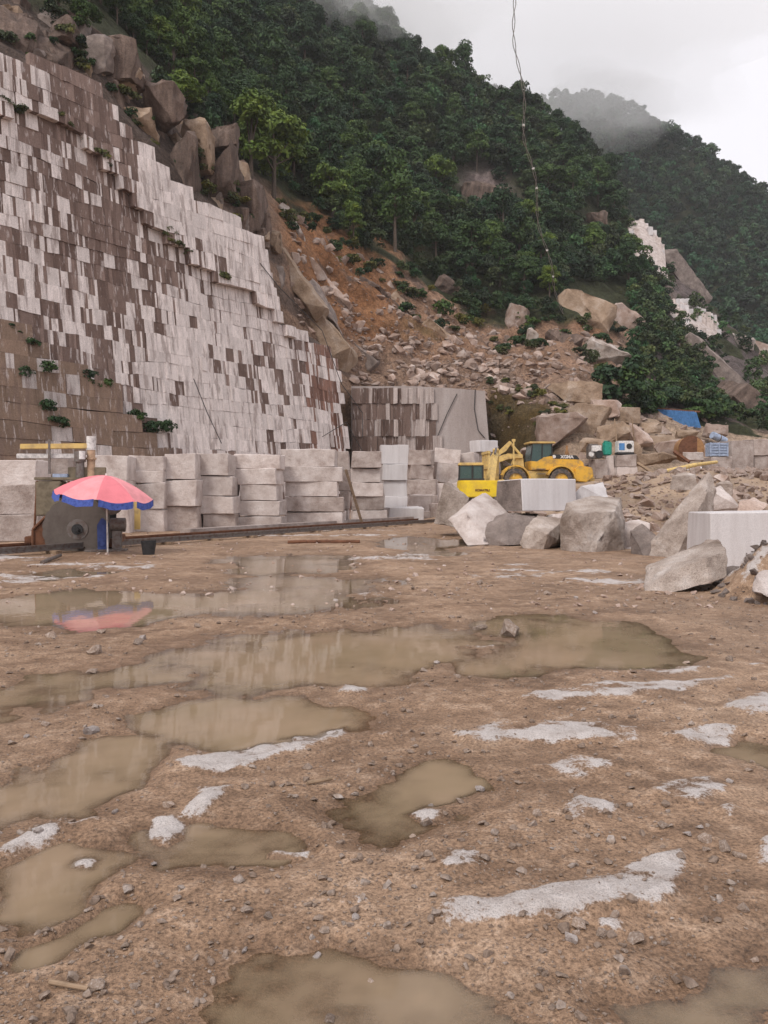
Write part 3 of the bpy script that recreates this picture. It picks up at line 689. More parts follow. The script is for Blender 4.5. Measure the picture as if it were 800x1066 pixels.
CAPS = [(10, 25, 40, 60, 'brown', 'dark red-brown rock at the top left corner above the cliff'), (45, 55, 50, 45, 'brown', 'grey-brown weathered rock capping the left of the cliff'),
        (62, 30, 34, 30, 'brown', 'upper brown rock under the forest at the left'), (100, 58, 36, 46, 'boulder_d', 'grey split slab leaning on the cliff top'),
        (128, 62, 44, 52, 'brown', 'large rounded dark boulder on the cliff top below the trees'), (136, 88, 26, 40, 'tan', 'cream-coloured broken rock beside the dark cliff-top boulder'),
        (118, 98, 28, 40, 'brown', 'dark brown ledge rock below the cream-coloured rock'), (168, 108, 46, 50, 'brown', 'dark overhanging rock at the forest edge right of the cream rock'),
        (178, 172, 58, 84, 'brown', 'huge smooth brown rock bulge streaked vertically over the white courses'), (140, 132, 44, 46, 'tan', 'yellowish weathered rock left of the smooth brown bulge'),
        (205, 150, 34, 60, 'tan', 'orange-tan broken rock right of the smooth brown bulge'), (228, 178, 40, 70, 'brown', 'brown rock rib below the near green tree'),
        (232, 142, 34, 36, 'brown', 'dark rounded boulder under the near trees'), (256, 215, 40, 60, 'brown', 'dark narrow rock rib at the end of the white courses'),
        (75, 84, 40, 16, 'brown', 'thin brown ledge along the cliff rim')]
for i, (px, py, ww, hh, m_, lb) in enumerate(CAPS): big_rock(px, py, ww, hh, m_, lb, D=float(np.interp(px, [0, 100, 200, 260], [52, 57.5, 62, 67])) + .8, seed=i + 3, dep=1.0, sink=.3, group=None)
for i in range(100):
    px = R.uniform(-10, 285); f_ = R.random() ** 1.7; py = np.interp(px, TOPX, TOPY) - 4 - f_ * np.interp(px, [0, 100, 200, 285], [60, 62, 74, 50])
    big_rock(px, py, R.uniform(12, 34), R.uniform(12, 40), R.choice(['brown', 'brown', 'brown', 'boulder_d', 'tan']), 'weathered rock in the broken cap above the cliff rim', D=float(np.interp(px, [0, 100, 200, 260], [52, 57.5, 62, 67])) + .8 + 5 * f_, seed=i + 200, dep=1.1, sink=.3, group='smaller rocks of the cliff cap')
RIBS = [(303, 232, 50, 14, 'boulder', 'pale pink rock rib at the head of the landslide', 62), (322, 270, 54, 14, 'rubble', 'pinkish broken rib in the orange earth', 55),
        (300, 282, 120, 26, 'tan', 'long tan bedrock slab sloping down beside the cliff', 52), (322, 300, 130, 22, 'boulder_d', 'grey bedrock slab between tan slab and rubble', 48),
        (330, 340, 110, 40, 'tan', 'tan bedrock foot at the right end of the white cliff', 50), (362, 352, 90, 30, 'boulder_d', 'grey bedrock wedge above the sawn bench', 52),
        (345, 300, 70, 14, 'rubble', 'narrow pink slab above the grey bedrock slab', 46), (388, 300, 40, 14, 'brown', 'dark brown rock in the orange earth', 30),
        (420, 318, 44, 18, 'tan', 'orange-tan scarp rock under the forest edge', 40), (455, 345, 40, 16, 'tan', 'yellowish scarp rock at the right of the slide', 38), (470, 300, 36, 22, 'brown', 'brown rock under the trees above the slide', 30),
        (508, 205, 62, 34, 'brown', 'bare purple-brown rock face amid the forest', 8), (622, 232, 26, 30, 'brown', 'bare brown rock amid the upper forest', 0),
        (612, 325, 62, 48, 'tan', 'big tan overhanging rock below the forest edge', 18), (650, 332, 44, 30, 'rubble', 'pinkish broken rock right of the tan overhang', 30),
        (635, 372, 60, 30, 'boulder', 'rounded pale boulder behind the round dark bush', 25), (540, 330, 24, 34, 'rubble', 'pale upright rock at the end of the landslide', 10),
        (556, 352, 14, 24, 'boulder', 'white-tipped standing rock on the rubble crest', 5), (590, 352, 40, 20, 'brown', 'dark brown rock in the hollow under the overhang', 20),
        (714, 288, 90, 26, 'boulder_d', 'large dark rock dome right of the white spur face', 50), (680, 300, 60, 18, 'boulder_d', 'grey rock shelf left of the lower white face', 20),
        (766, 352, 50, 16, 'granite', 'pale cut ledge far right on the spur', 20), (795, 368, 40, 30, 'rubble', 'pinkish rock ledge at the right edge of the spur', 15),
        (752, 385, 110, 26, 'boulder_d', 'dark bare rock slope in the right-hand scrub', 42), (668, 330, 26, 22, 'boulder_d', 'grey rock above the round bush', 0), (785, 420, 70, 30, 'brown', 'brown bare rock at the lower right of the scrub', 40), (690, 405, 60, 14, 'boulder_d', 'thin grey rock rib in the scrub above the shed', 40)]
for i, (px, py, ww, hh, m_, lb, tl) in enumerate(RIBS):
    o = big_rock(px, py, ww, hh, m_, lb, seed=i + 40, dep=2.2 if max(ww, hh) > 2 * min(ww, hh) else 1.3, sink=.42, group=None, npt=18)
    o.rotation_euler = (0, math.radians(tl), 0)
# tan boulder heap behind the loader
HEAP_ = [(585, 448, 56, 40, 68), (612, 438, 50, 36, 70), (560, 430, 36, 40, 70), (640, 452, 34, 26, 66), (666, 452, 30, 28, 67), (688, 461, 40, 20, 68), (600, 410, 60, 26, 75), (632, 425, 34, 24, 74),
        (655, 432, 30, 20, 74), (676, 446, 26, 14, 74), (700, 468, 34, 22, 64), (648, 470, 40, 22, 62), (560, 462, 40, 30, 66), (575, 405, 44, 22, 77), (715, 452, 26, 10, 73), (745, 448, 26, 16, 76), (620, 465, 30, 20, 64), (530, 418, 36, 20, 76), (682, 478, 44, 16, 60), (725, 470, 24, 14, 66)]
HW_ = ['largest tan boulder behind the loader hood', 'tan boulder leaning above the largest one', 'tan-brown boulder beside the mossy hollow', 'square tan boulder behind the white box machine', 'tan cut boulder right of the square one', 'long tan boulder left of the rusty tank', 'pale sloping slab on top of the tan heap', 'tan boulder right below the sloping slab', 'small tan boulder left of the blue shed', 'flat tan boulder at the foot of the blue shed', 'tan boulder behind the yellow pipe', 'flat tan boulder under the square one', 'brown boulder directly behind the loader cab', 'upper left slab of the tan heap', 'pale boulder in front of the blue shed', 'pale boulder right of the blue shed', 'tan boulder right of the loader exhaust', 'pale rock on the rim of the mossy hollow', 'low tan rock behind the brown beam', 'small tan rock above the rusty tank']
HEAP = [h_ for k_, h_ in enumerate(HEAP_) if k_ not in (2, 12, 13, 17)]; HW = [h_ for k_, h_ in enumerate(HW_) if k_ not in (2, 12, 13, 17)]
for i, (px, py, ww, hh, D) in enumerate(HEAP): big_rock(px, py, ww, hh, 'tan' if i % 3 else 'rubble', HW[i], D=D, seed=i + 80, dep=1.0, sink=.1, cat='boulder', group=None, npt=14, amp=.04)

# ------------------------------------------------------------------ rubble
RV = rock_variants(8, M['rubble'], 12); PV = rock_variants(8, M['pebble'], 12)
spots = []
for _ in range(9000):
    px = R.uniform(300, 760); t = R.uniform(.3, 3.0)
    if px < 380 and t < 1.1: continue
    den = np.interp(px, [300, 380, 460, 560, 640, 760], [.25, .6, 1, .7, .45, .15]) * np.interp(t, [.3, 1.0, 1.3, 2.2, 3.0], [.2, .5, 1, .9, .35])
    if px > 505 and t < 1.05 and px < 600: den *= .3
    if R.random() > den * .8: continue
    if px > 655 and t > 1.4: continue
    p = H1.at(px, t); s = .22 + 1.5 * R.random() ** 4.5
    spots.append((s, p))
spots.sort(key=lambda q: -q[0] / q[1].y)
def place_rock(name, me, p, s, rr, parent=None):
    o = obj(name, me, parent, p); o.scale = (s, s * rr.uniform(.7, 1.1), s * rr.uniform(.6, 1)); o.rotation_euler = (rr.uniform(-.6, .6), rr.uniform(-.6, .6), rr.uniform(0, 6.3)); return o
for s, p in spots[:170]:
    tag(place_rock('rubble_rock', R.choice(RV), p, s, R), 'broken pinkish rock lying in the landslide rubble ' + ('beside the tan bedrock slabs' if proj(p)[0] < 400 else 'above the sawn bench' if proj(p)[0] < 510 else 'above the mossy hollow' if proj(p)[0] < 590 else 'around the tan boulder heap'), 'rock', 'larger rocks in the landslide rubble')
def join_rocks(name, items, mat, variants, kind='stuff', jitter=True):
    base = []
    for me in variants:
        v = np.zeros(len(me.vertices) * 3, dtype=np.float32); me.vertices.foreach_get('co', v); v = v.reshape(-1, 3)
        f = np.array([list(p_.vertices)[:3] for p_ in me.polygons if len(p_.vertices) == 3]); base.append((v, f))
    Vs, Fs, n = [], [], 0
    for s, p in items:
        v, f = base[R.randrange(len(base))]; a = R.uniform(0, 6.3); b = R.uniform(-.6, .6)
        ca, sa, cb, sb = math.cos(a), math.sin(a), math.cos(b), math.sin(b)
        m = np.array([[ca, -sa, 0], [sa, ca, 0], [0, 0, 1]]) @ np.array([[cb, 0, sb], [0, 1, 0], [-sb, 0, cb]]) @ np.diag([s, s * R.uniform(.7, 1.1), s * R.uniform(.5, .95)])
        Vs.append(v @ m.T + np.array(p)); Fs.append(f + n); n += len(v)
    return tag(obj(name, mesh_np(name, np.concatenate(Vs), np.concatenate(Fs), mat)), kind=kind)
o = join_rocks('rubble', spots[170:], M['rubble'], RV); tag(o, 'fine pinkish rubble covering the landslide slope', 'rubble')
# bank rubble at the right
bank_s = []
for _ in range(5200):
    y = R.uniform(28, 56); x = R.uniform(5, 24)
    h = float(rise(np.array(x), np.array(y)))
    if h < .15 or R.random() > .8: continue
    if y > 47 and x < 16: continue
    s = .10 + .8 * R.random() ** 5
    bank_s.append((s, Vector((x, y, 0))))
bz = floor_fields(np.array([q[1].x for q in bank_s]), np.array([q[1].y for q in bank_s]))[0]
for q, zz in zip(bank_s, bz): q[1].z = zz + q[0] * .1
bank_s.sort(key=lambda q: -q[0] / q[1].y)
for s, p in bank_s[:60]: tag(place_rock('bank_rock', R.choice(RV), p, s, R), 'loose broken stone on the earth bank behind the big boulders', 'rock', 'stones on the earth bank')
o = join_rocks('bank_gravel', bank_s[60:], M['rubble'], RV); tag(o, 'small broken stone covering the earth bank', 'gravel')

# ------------------------------------------------------------------ block yard
FL = ['bottom', 'second', 'third', 'fourth', 'fifth']
def stack(rects, D, desc, mat='granite', depth=1.5, yaw=0.0, jit=.05):
    """rects listed from the top of the stack down, (x0,x1,y0,y1) in photo pixels"""
    n = len(rects)
    for i, r in enumerate(rects):
        lev = 'topmost' if i == 0 else ('lowest' if i == n - 1 else ['', 'second from top', 'third from top', 'fourth from top'][i])
        blk(r, D + R.uniform(-.12, .12), f'{lev} granite block of {desc}', mat if R.random() > .3 else ('granite_d' if mat == 'granite' else mat), depth * R.uniform(.9, 1.1), yaw + R.uniform(-jit, jit), roll=R.uniform(-.012, .012))
stack([(-40, 37, 505, 536), (-42, 36, 536, 564)], 26.6, 'the near left pair by the saw', depth=1.6, yaw=.06)
stack([(-45, 36, 479, 507), (-45, 38, 507, 532), (-45, 38, 532, 560)], 30, 'the left edge stack behind the near pair', depth=1.4)
stack([(38, 73, 477, 500), (38, 74, 500, 528), (38, 74, 528, 558)], 32, 'the stack behind the saw frame')
stack([(75, 133, 475, 500), (76, 134, 500, 528), (74, 134, 528, 557)], 33, 'the wide stack behind the umbrella')
stack([(134, 171, 474, 490), (136, 170, 490, 503), (138, 172, 503, 530), (138, 172, 530, 556)], 34, 'the stack at the umbrella rim with a broken top')
stack([(171, 204, 472, 499), (172, 205, 499, 527), (172, 206, 527, 555)], 34.5, 'the smooth-faced stack right of the umbrella', 'granite')
stack([(205, 240, 472, 495), (203, 243, 496, 516), (209, 245, 516, 535), (210, 245, 535, 553)], 35.5, 'the crooked stack of four rough blocks', yaw=-.08, jit=.1)
stack([(243, 292, 473, 488), (246, 290, 488, 504.5), (250, 290, 504.5, 521), (246, 294, 521, 537), (248, 294, 537, 551.5)], 36.5, 'the five-high stack left of centre', yaw=-.05)
stack([(293, 350, 468, 486), (294, 356, 486, 501.5), (297, 352, 501.5, 517), (295, 358, 517, 532.5), (296, 358, 532.5, 549.5)], 38.5, 'the widest five-high stack at centre')
stack([(352, 363, 470, 490), (352, 364, 490, 511), (353, 364, 511, 530), (353, 364, 530, 547)], 41, 'the narrow column behind the leaning pole', 'granite_d')
stack([(366, 397, 470, 487), (364, 395, 487, 502), (366, 398, 502, 517), (366, 400, 517, 531), (366, 402, 531, 544)], 45, 'the stack right of the leaning pole', yaw=.07)
stack([(396, 425, 463, 483), (398, 424, 483, 500), (400, 424, 500, 517), (400, 424, 517, 542)], 49, 'the pale stack with the highest top in the middle', 'granite_w')
PILE = [((424, 452, 468, 484), 54, 'grey block on top of the jumbled pile, left end', 'granite_d', 0), ((452, 480, 467, 482), 56, 'pale block on top of the jumbled pile, middle', 'granite', .06), ((478, 500, 472, 490), 57, 'block at the right end of the jumbled pile top', 'granite', -.1),
        ((426, 450, 484, 499), 54, 'dark-ended block under the grey top block of the pile', 'granite_d', .04), ((450, 476, 482, 503), 55.5, 'tall rough block in the middle of the jumbled pile', 'granite', .12), ((426, 456, 499, 515), 53, 'long grey block halfway down the jumbled pile', 'granite_d', 0),
        ((456, 482, 503, 524), 53, 'rough block left of the excavator cab', 'granite', -.06), ((428, 454, 515, 532), 52, 'low block at the front of the jumbled pile', 'granite', .03), ((402, 440, 528, 544), 47, 'long low pale slab on the ground before the pile', 'granite_w', 0),
        ((452, 478, 524, 541), 50, 'lowest rough block left of the white-tipped boulder', 'granite_d', 0), ((476, 498, 490, 520), 58, 'upright block behind the excavator cab', 'granite_d', .05), ((422, 450, 532, 541), 51, 'flat slab under the front of the jumbled pile', 'granite', 0), ((498, 520, 472, 512), 60, 'grey upright block behind the fork carriage', 'granite_d', 0), ((490, 512, 470, 500), 59, 'block carrying the small white block', 'granite_d', 0)]
for r, D, lb, m_, rl in PILE: blk(r, D, lb, m_, 1.6, R.uniform(-.35, .35), roll=rl, amp=.05)
blk((493, 517, 458, 470.5), 58.8, 'small white block perched on the jumbled pile', 'granite_w', 1.3, .5)
# blocks at the far right
blk((739, 762, 475, 491), 58, 'low grey block under the pale blue crate', 'granite_d', 1.5, .1)
blk((758, 784, 459, 492), 59.5, 'tall grey upright block right of the pale blue crate', 'granite_d', 1.8, .25)
blk((785, 830, 474, 492), 60, 'lower block of the right-edge pair', 'granite_d', 1.8, 0); blk((784, 830, 457, 474), 60, 'upper block of the right-edge pair', 'granite_d', 1.8, .04)
blk((618, 632, 478, 498), 57, 'small upright block under the silver engine', 'granite_d', 1.0, .2); blk((632, 641, 474, 498), 57.6, 'narrow block under the green canister', 'granite', 1.0, -.2)
blk((642, 664, 486, 499), 57, 'lower block under the white box machine', 'granite', 1.1, .05); blk((643, 664, 473, 486), 57, 'upper block under the white box machine', 'granite_d', 1.1, -.05)
blk((713, 733, 470, 479), 59, 'small pale slab leaning on the rusty tank', 'granite', .5, .1)

# near boulders: (px, py, distance) of their corners, hulled
B = boulder
B('boulder', [(467, 541, 26), (487, 568, 25), (508, 567, 24.9), (531, 548, 26), (490, 521, 26.6), (506, 513, 27.6), (528, 529, 27), (474, 548, 27.8), (498, 516, 29), (527, 545, 28.5), (500, 563, 28), (480, 556, 25.6), (486, 533, 25.6)], M['granite'], 'tilted boulder with a white upper facet beside the far puddle', seed=2)
B('boulder', [(452, 545, 30), (462, 503, 30), (468, 501, 30.4), (489, 518, 29.5), (486, 543, 30), (455, 544, 32), (466, 505, 32), (485, 545, 32), (474, 548, 29.6)], M['boulder'], 'yellowish rock with a white tip in front of the excavator', seed=3)
B('boulder', [(492, 568, 25.5), (530, 568, 24.2), (548, 566, 24.5), (565, 540, 26), (527, 534, 25.6), (498, 552, 25.5), (505, 540, 28), (560, 535, 28), (540, 560, 28)], M['boulder_d'], 'dark brown rock under the sawn block', seed=4)
B('boulder', [(541, 566, 23.6), (548, 574, 23.2), (566, 573, 23), (582, 562, 23.4), (589, 540, 24.4), (560, 536, 24.4), (548, 548, 23.6), (570, 556, 22.9), (585, 568, 24.6), (550, 560, 25.5), (584, 545, 26)], M['boulder'], 'low grey boulder with a pale right facet below the sawn block', seed=5)
B('boulder', [(575, 535, 26), (600, 534, 26), (600, 568, 25.5), (572, 568, 25), (560, 540, 27.6), (600, 540, 28), (595, 566, 28)], M['granite'], 'pale block squeezed behind the big square boulder', seed=6)
sb = blk((529, 597, 498, 532), 26.2, 'sawn block with a pale smooth face on the dark rocks', 'granite_w', 1.7, .40, amp=.012)
sb.data.materials.append(M['boulder_d'])
for p_ in sb.data.polygons:
    if p_.normal.x < -.8: p_.material_index = 1
B('boulder', [(584, 573, 22.6), (583, 540, 22.8), (590, 524, 23.2), (612, 517, 23.6), (646, 518, 23.8), (651, 545, 22.9), (650, 573, 22.6), (618, 577, 21.9), (600, 535, 22.2), (640, 532, 22.3), (590, 560, 24.8), (648, 540, 25), (605, 520, 25), (586, 574, 24.6), (650, 572, 24.6)], M['boulder'], 'big square boulder with a mossy grey face in the middle of the row', seed=7, amp=.04)
B('boulder', [(594, 520, 27), (605, 506, 27), (628, 502, 27.4), (634, 520, 26.8), (632, 545, 27), (598, 545, 27), (630, 530, 29), (600, 530, 29)], M['granite_w'], 'white pointed rock behind the big square boulder', seed=8)
B('boulder', [(646, 572, 24), (648, 545, 24), (664, 540, 24.4), (676, 545, 24), (676, 574, 23.6), (650, 560, 26), (674, 560, 26)], M['granite'], 'pale upright stone right of the big square boulder', seed=9)
B('boulder', [(657, 577, 21.4), (656, 552, 21.6), (668, 545, 21.8), (684, 560, 21), (690, 580, 20.6), (672, 582, 20.6), (660, 570, 23), (686, 570, 23), (672, 548, 23)], M['boulder_d'], 'small dark rock at the foot of the tall pointed slab', seed=10)
B('boulder', [(676, 582, 20.6), (678, 563, 20.6), (729, 500, 20.9), (738, 491, 21.2), (745, 508, 21), (742, 545, 20.6), (738, 574, 20.3), (705, 580, 20), (722, 540, 19.9), (736, 515, 20.5), (690, 572, 21.9), (740, 560, 22), (739, 503, 22.2), (728, 503, 22)], M['boulder'], 'tall pointed slab rising to a sharp peak', seed=11, amp=.045)
B('boulder', [(671, 600, 13.9), (672, 616, 13.1), (700, 617, 12.9), (738, 607, 12.9), (756, 600, 13.2), (757, 575, 13.4), (748, 561, 14.6), (740, 561, 14.8), (690, 583, 14.6), (673, 590, 14.2), (700, 594, 13.1), (735, 581, 13.1), (750, 590, 14.6), (680, 605, 14.6)], M['boulder'], 'low wedge-shaped boulder with a sloping flat top, nearest of the row', seed=12, amp=.03, fr=2.4)
blk((744, 850, 533, 592), 17.2, 'large grey sawn block at the right edge', 'granite_w', 1.6, -.08, amp=.02)
B('boulder', [(736, 532, 27), (738, 510, 27), (750, 506, 27.4), (772, 528, 26.6), (770, 540, 27), (740, 540, 28.6), (768, 535, 28.6), (752, 510, 28.6)], M['granite'], 'grey angular rock behind the tall pointed slab', seed=13)
B('boulder', [(744, 516, 29), (746, 503, 29), (758, 500, 29.4), (763, 504, 29), (762, 518, 29), (748, 510, 30.4), (762, 508, 30.4)], M['boulder'], 'small cube-like rock on top of the bank', seed=14)
B('boulder', [(697, 510, 33), (700, 496, 33), (712, 491, 33.4), (724, 494, 33), (727, 510, 33), (702, 505, 35), (722, 500, 35)], M['boulder'], 'rounded grey boulder on the bank left of the tall slab', seed=15)
B('boulder', [(770, 522, 24), (766, 536, 23.6), (790, 536, 23.6), (800, 525, 24), (785, 518, 24.6), (795, 530, 26), (772, 530, 26)], M['rubble'], 'broken pinkish rock above the right-edge sawn block', seed=16)
B('boulder', [(783, 616, 11.6), (786, 598, 11.8), (805, 592, 12), (835, 596, 11.8), (840, 618, 11.4), (795, 612, 12.8), (830, 604, 12.8), (800, 620, 11.3)], M['granite'], 'white rock half buried in the mound at the right edge', seed=17, fr=2.4)
B('boulder', [(733, 596, 14.2), (742, 588, 14.6), (770, 590, 14.2), (768, 602, 13.8), (745, 604, 13.8), (755, 592, 15)], M['boulder_d'], 'flat grey stone between the wedge boulder and the mound', seed=18, fr=2.4)
B('boulder', [(775, 938, 3.2), (780, 926, 3.22), (800, 922, 3.3), (815, 930, 3.2), (812, 942, 3.1), (785, 941, 3.12), (800, 930, 3.4)], M['boulder_d'], 'dark wet stone at the right edge by the near puddle', 'stone', seed=19, fr=8, amp=.006)

# ------------------------------------------------------------------ wheel loader (front to the left)
RY = lambda a: Matrix.Rotation(a, 4, 'Y')
RX = lambda a: Matrix.Rotation(a, 4, 'X')
def text_mesh(txt, size, mat, depth=.006, bold=0.):
    cu = bpy.data.curves.new('t', 'FONT'); cu.body = txt; cu.size = size; cu.extrude = depth; cu.align_x = 'CENTER'; cu.align_y = 'CENTER'; cu.offset = bold
    to = bpy.data.objects.new('t', cu); COL.objects.link(to)
    dg = bpy.context.evaluated_depsgraph_get(); me = bpy.data.meshes.new_from_object(to.evaluated_get(dg))
    bpy.data.objects.remove(to); me.materials.clear(); me.materials.append(mat); return me
def wheel(par, x, y, z, r, w_):
    wh = part('wheel', par, M['tyre'], lambda bm: bx(bm, (0, 0, 0), (.1, .1, .1)))
    wh.location = (x, y, z)
    def ty(bm):
        prof = [(r * .58, -w_ / 2), (r * .86, -w_ / 2), (r * .97, -w_ * .4), (r, 0), (r * .97, w_ * .4), (r * .86, w_ / 2), (r * .58, w_ / 2)]
        n = 28; rings = []
        for i in range(n):
            a = 2 * math.pi * i / n; k = 1 + (.03 if i % 2 else 0)
            rings.append([bm.verts.new((q * (k if q > r * .9 else 1) * math.cos(a), yy, q * (k if q > r * .9 else 1) * math.sin(a))) for q, yy in prof])
        for i in range(n):
            A, B_ = rings[i], rings[(i + 1) % n]
            for j in range(len(prof) - 1): bm.faces.new((A[j], A[j + 1], B_[j + 1], B_[j]))
        bmesh.ops.recalc_face_normals(bm, faces=bm.faces[:])
    part('tyre', wh, M['tyre'], ty)
    def rim(bm):
        cyl(bm, (0, -w_ * .36, 0), (0, w_ * .36, 0), r * .6, n=22); cyl(bm, (0, -w_ * .48, 0), (0, -w_ * .36, 0), r * .28, r * .3, n=14)
        for i in range(8):
            a = i * math.pi / 4; cyl(bm, (r * .42 * math.cos(a), -w_ * .41, r * .42 * math.sin(a)), (r * .42 * math.cos(a), -w_ * .36, r * .42 * math.sin(a)), .03, n=6)
    part('rim', wh, M['yellow'], rim)
    return wh
lx, ly = P(583, 512, 53).x, 53.9
ld = empty('wheel_loader', (lx, ly, P(583, 512, 53).z)); ld.rotation_euler = (0, 0, math.radians(4))
tag(ld, 'orange-yellow wheel loader with dark cab facing left behind the sawn block', 'loader')
for x in (0, -3.07):
    for y in (-.85, .85): wheel(ld, x, y, .78, .78, .52)
def hood(bm):
    prism(bm, [(-.75, 1.25), (-.75, 2.22), (1.35, 2.16), (1.62, 1.95), (1.7, 1.25)], -.72, .72)
part('hood', ld, M['yellow'], hood, .04)
part('hood_stripe', ld, M['black'], lambda bm: prism(bm, [(-.78, 2.2), (-.72, 2.52), (1.15, 2.44), (1.36, 2.17)], -.70, .70), .03)
tx = obj('hood_lettering', text_mesh('XGMA', .30, M['white'], .008, .012), ld, (.48, -.712, 2.33)); tx.rotation_euler = (math.radians(90), 0, 0)
part('emblem', ld, M['white'], lambda bm: cyl(bm, (-.40, -.72, 2.35), (-.40, -.695, 2.35), .12, n=16))
part('counterweight', ld, M['yellow'], lambda bm: prism(bm, [(.92, .72), (.92, 1.5), (1.25, 1.75), (2.1, 1.62), (2.2, 1.0), (1.7, .62)], -1.05, 1.05), .05)
part('tow_hitch', ld, M['yellow_p'], lambda bm: bx(bm, (2.35, 0, .85), (.4, .4, .3)), .03)
def fender(bm, x0):
    pts = [(x0 + 1.0 * math.cos(a), .78 + 1.0 * math.sin(a)) for a in np.linspace(.1, math.pi - .35, 10)]
    pts2 = [(x0 + .9 * math.cos(a), .78 + .9 * math.sin(a)) for a in np.linspace(math.pi - .35, .1, 10)]
    prism(bm, pts + pts2, -1.12, -.6)
for nm, x0 in (('fender', 0), ('fender', -3.07)): part(nm, ld, M['yellow'], lambda bm: fender(bm, x0))
part('chassis', ld, M['yellow_p'], lambda bm: (bx(bm, (-1.2, 0, 1.05), (1.9, 1.3, .7)), bx(bm, (.5, 0, .95), (2.2, 1.0, .6))), .03)
part('steps', ld, M['steel'], lambda bm: [bx(bm, (-1.35, -.95, .55 + i * .32), (.55, .35, .05)) for i in range(4)])
cab = part('cab', ld, M['yellow'], lambda bm: prism(bm, [(-1.95, 1.45), (-2.02, 2.05), (-1.55, 2.02), (-1.1, 2.30), (-.62, 2.38), (-.48, 2.38), (-.45, 1.45)], -.78, .78), .03)
part('cab_window', cab, M['glass'], lambda bm: prism(bm, [(-1.98, 2.03), (-2.0, 2.5), (-1.86, 3.2), (-.56, 3.2), (-.52, 2.37), (-.7, 2.36), (-1.1, 2.28), (-1.5, 2.02)], -.70, .70))
for x0, x1 in ((-1.99, -1.86), (-1.22, -1.2), (-.53, -.56)):
    for y in (-.72, .72): part('cab_pillar', cab, M['black'], lambda bm: cyl(bm, (x0, y, 2.05), (x1, y, 3.2), .04, n=8))
part('cab_roof', cab, M['yellow_p'], lambda bm: bx(bm, (-1.2, 0, 3.28), (1.75, 1.72, .13)), .04)
part('exhaust_pipe', ld, M['rust_o'], lambda bm: (cyl(bm, (.75, .2, 2.4), (.75, .2, 3.15), .07, n=10), cyl(bm, (.75, .2, 2.4), (.75, .2, 2.75), .13, n=10)))
part('front_frame', ld, M['yellow_p'], lambda bm: (bx(bm, (-2.95, 0, 1.1), (1.5, .95, .7)), prism(bm, [(-2.3, 1.2), (-2.45, 2.45), (-2.8, 2.5), (-3.3, 1.3)], -.5, .5)), .03)
for y in (-.55, .55):
    part('lift_arm', ld, M['yellow_p'], lambda bm: prism(bm, [(-2.5, 2.25), (-2.5, 2.5), (-3.5, 2.55), (-4.35, 2.2), (-4.75, 1.25), (-4.5, 1.15), (-4.1, 1.95), (-3.4, 2.2)], y - .1, y + .1), .02)
    part('lift_cylinder', ld, M['steel'], lambda bm: (cyl(bm, (-2.6, y * .7, 1.2), (-3.4, y * .7, 1.85), .1, n=10), cyl(bm, (-3.4, y * .7, 1.85), (-3.9, y * .7, 2.2), .06, n=10)))
part('tilt_linkage', ld, M['yellow_p'], lambda bm: (prism(bm, [(-4.55, 2.1), (-4.4, 2.35), (-3.25, 3.42), (-3.1, 3.3), (-3.5, 2.75)], -.12, .12), cyl(bm, (-2.5, 0, 2.5), (-3.2, 0, 3.3), .09, n=10)))
def carriage(bm):
    for y in (-.95, -.35, .35, .95): bx(bm, (-4.85, y, 1.65), (.16, .14, 2.1))
    for zz in (.75, 1.6, 2.6): bx(bm, (-4.85, 0, zz), (.2, 2.2, .2))
    for y in (-.6, .6): bx(bm, (-5.4, y, .62), (1.1, .16, .1))
part('fork_carriage', ld, M['yellow_p'], carriage, .02)
part('lamp_post', ld, M['yellow_p'], lambda bm: (bx(bm, (-3.2, -1.0, 2.2), (.09, .09, 2.5)), bx(bm, (-3.2, -1.0, 3.4), (.22, .12, .16))))

# ------------------------------------------------------------------ excavator seen from behind
ex = P(503, 517, 44).x; ez = gh(ex, 45.2)
exc = empty('excavator', (ex, 45.2, ez)); exc.rotation_euler = (0, 0, math.radians(-6))
tag(exc, 'small bright yellow excavator half hidden behind boulders', 'excavator')
zt = P(0, 500, 44).z - ez
def track(bm, x):
    pts = [(y, zz) for y, zz in ((-1.5, .15), (-1.6, .4), (-1.4, .65), (1.4, .65), (1.6, .4), (1.5, .15), (1.3, .0), (-1.3, .0))]
    A = [bm.verts.new((x - .22, y, zz)) for y, zz in pts]; B_ = [bm.verts.new((x + .22, y, zz)) for y, zz in pts]
    bm.faces.new(A); bm.faces.new(B_[::-1])
    for i in range(8): bm.faces.new((A[i], B_[i], B_[(i + 1) % 8], A[(i + 1) % 8]))
    bmesh.ops.recalc_face_normals(bm, faces=bm.faces[:])
for x in (-.95, .95): part('track', exc, M['tyre'], lambda bm: track(bm, x))
part('undercarriage', exc, M['steel'], lambda bm: (bx(bm, (0, 0, .5), (1.5, 1.6, .35)), cyl(bm, (0, 0, .6), (0, 0, .8), .6, n=20)))
def house(bm):
    pts = []
    for i in range(13):
        a = math.pi + math.pi * i / 12; pts.append((1.33 * math.copysign(abs(math.cos(a)) ** .45, math.cos(a)), -.2 + .95 * math.sin(a)))
    pts += [(1.33, 1.2), (-1.33, 1.2)]
    lo = [bm.verts.new((x, y, zt - .95)) for x, y in pts]; hi = [bm.verts.new((x * .985, y * .985, zt)) for x, y in pts]; n = len(pts)
    bm.faces.new(lo); bm.faces.new(hi)
    for i in range(n): bm.faces.new((lo[i], lo[(i + 1) % n], hi[(i + 1) % n], hi[i]))
    bmesh.ops.recalc_face_normals(bm, faces=bm.faces[:])
part('house', exc, M['yellow_l'], house, .05)
part('side_cover', exc, M['yellow_p'], lambda bm: bx(bm, (1.18, .05, zt - .35), (.42, 1.3, .8)), .06)
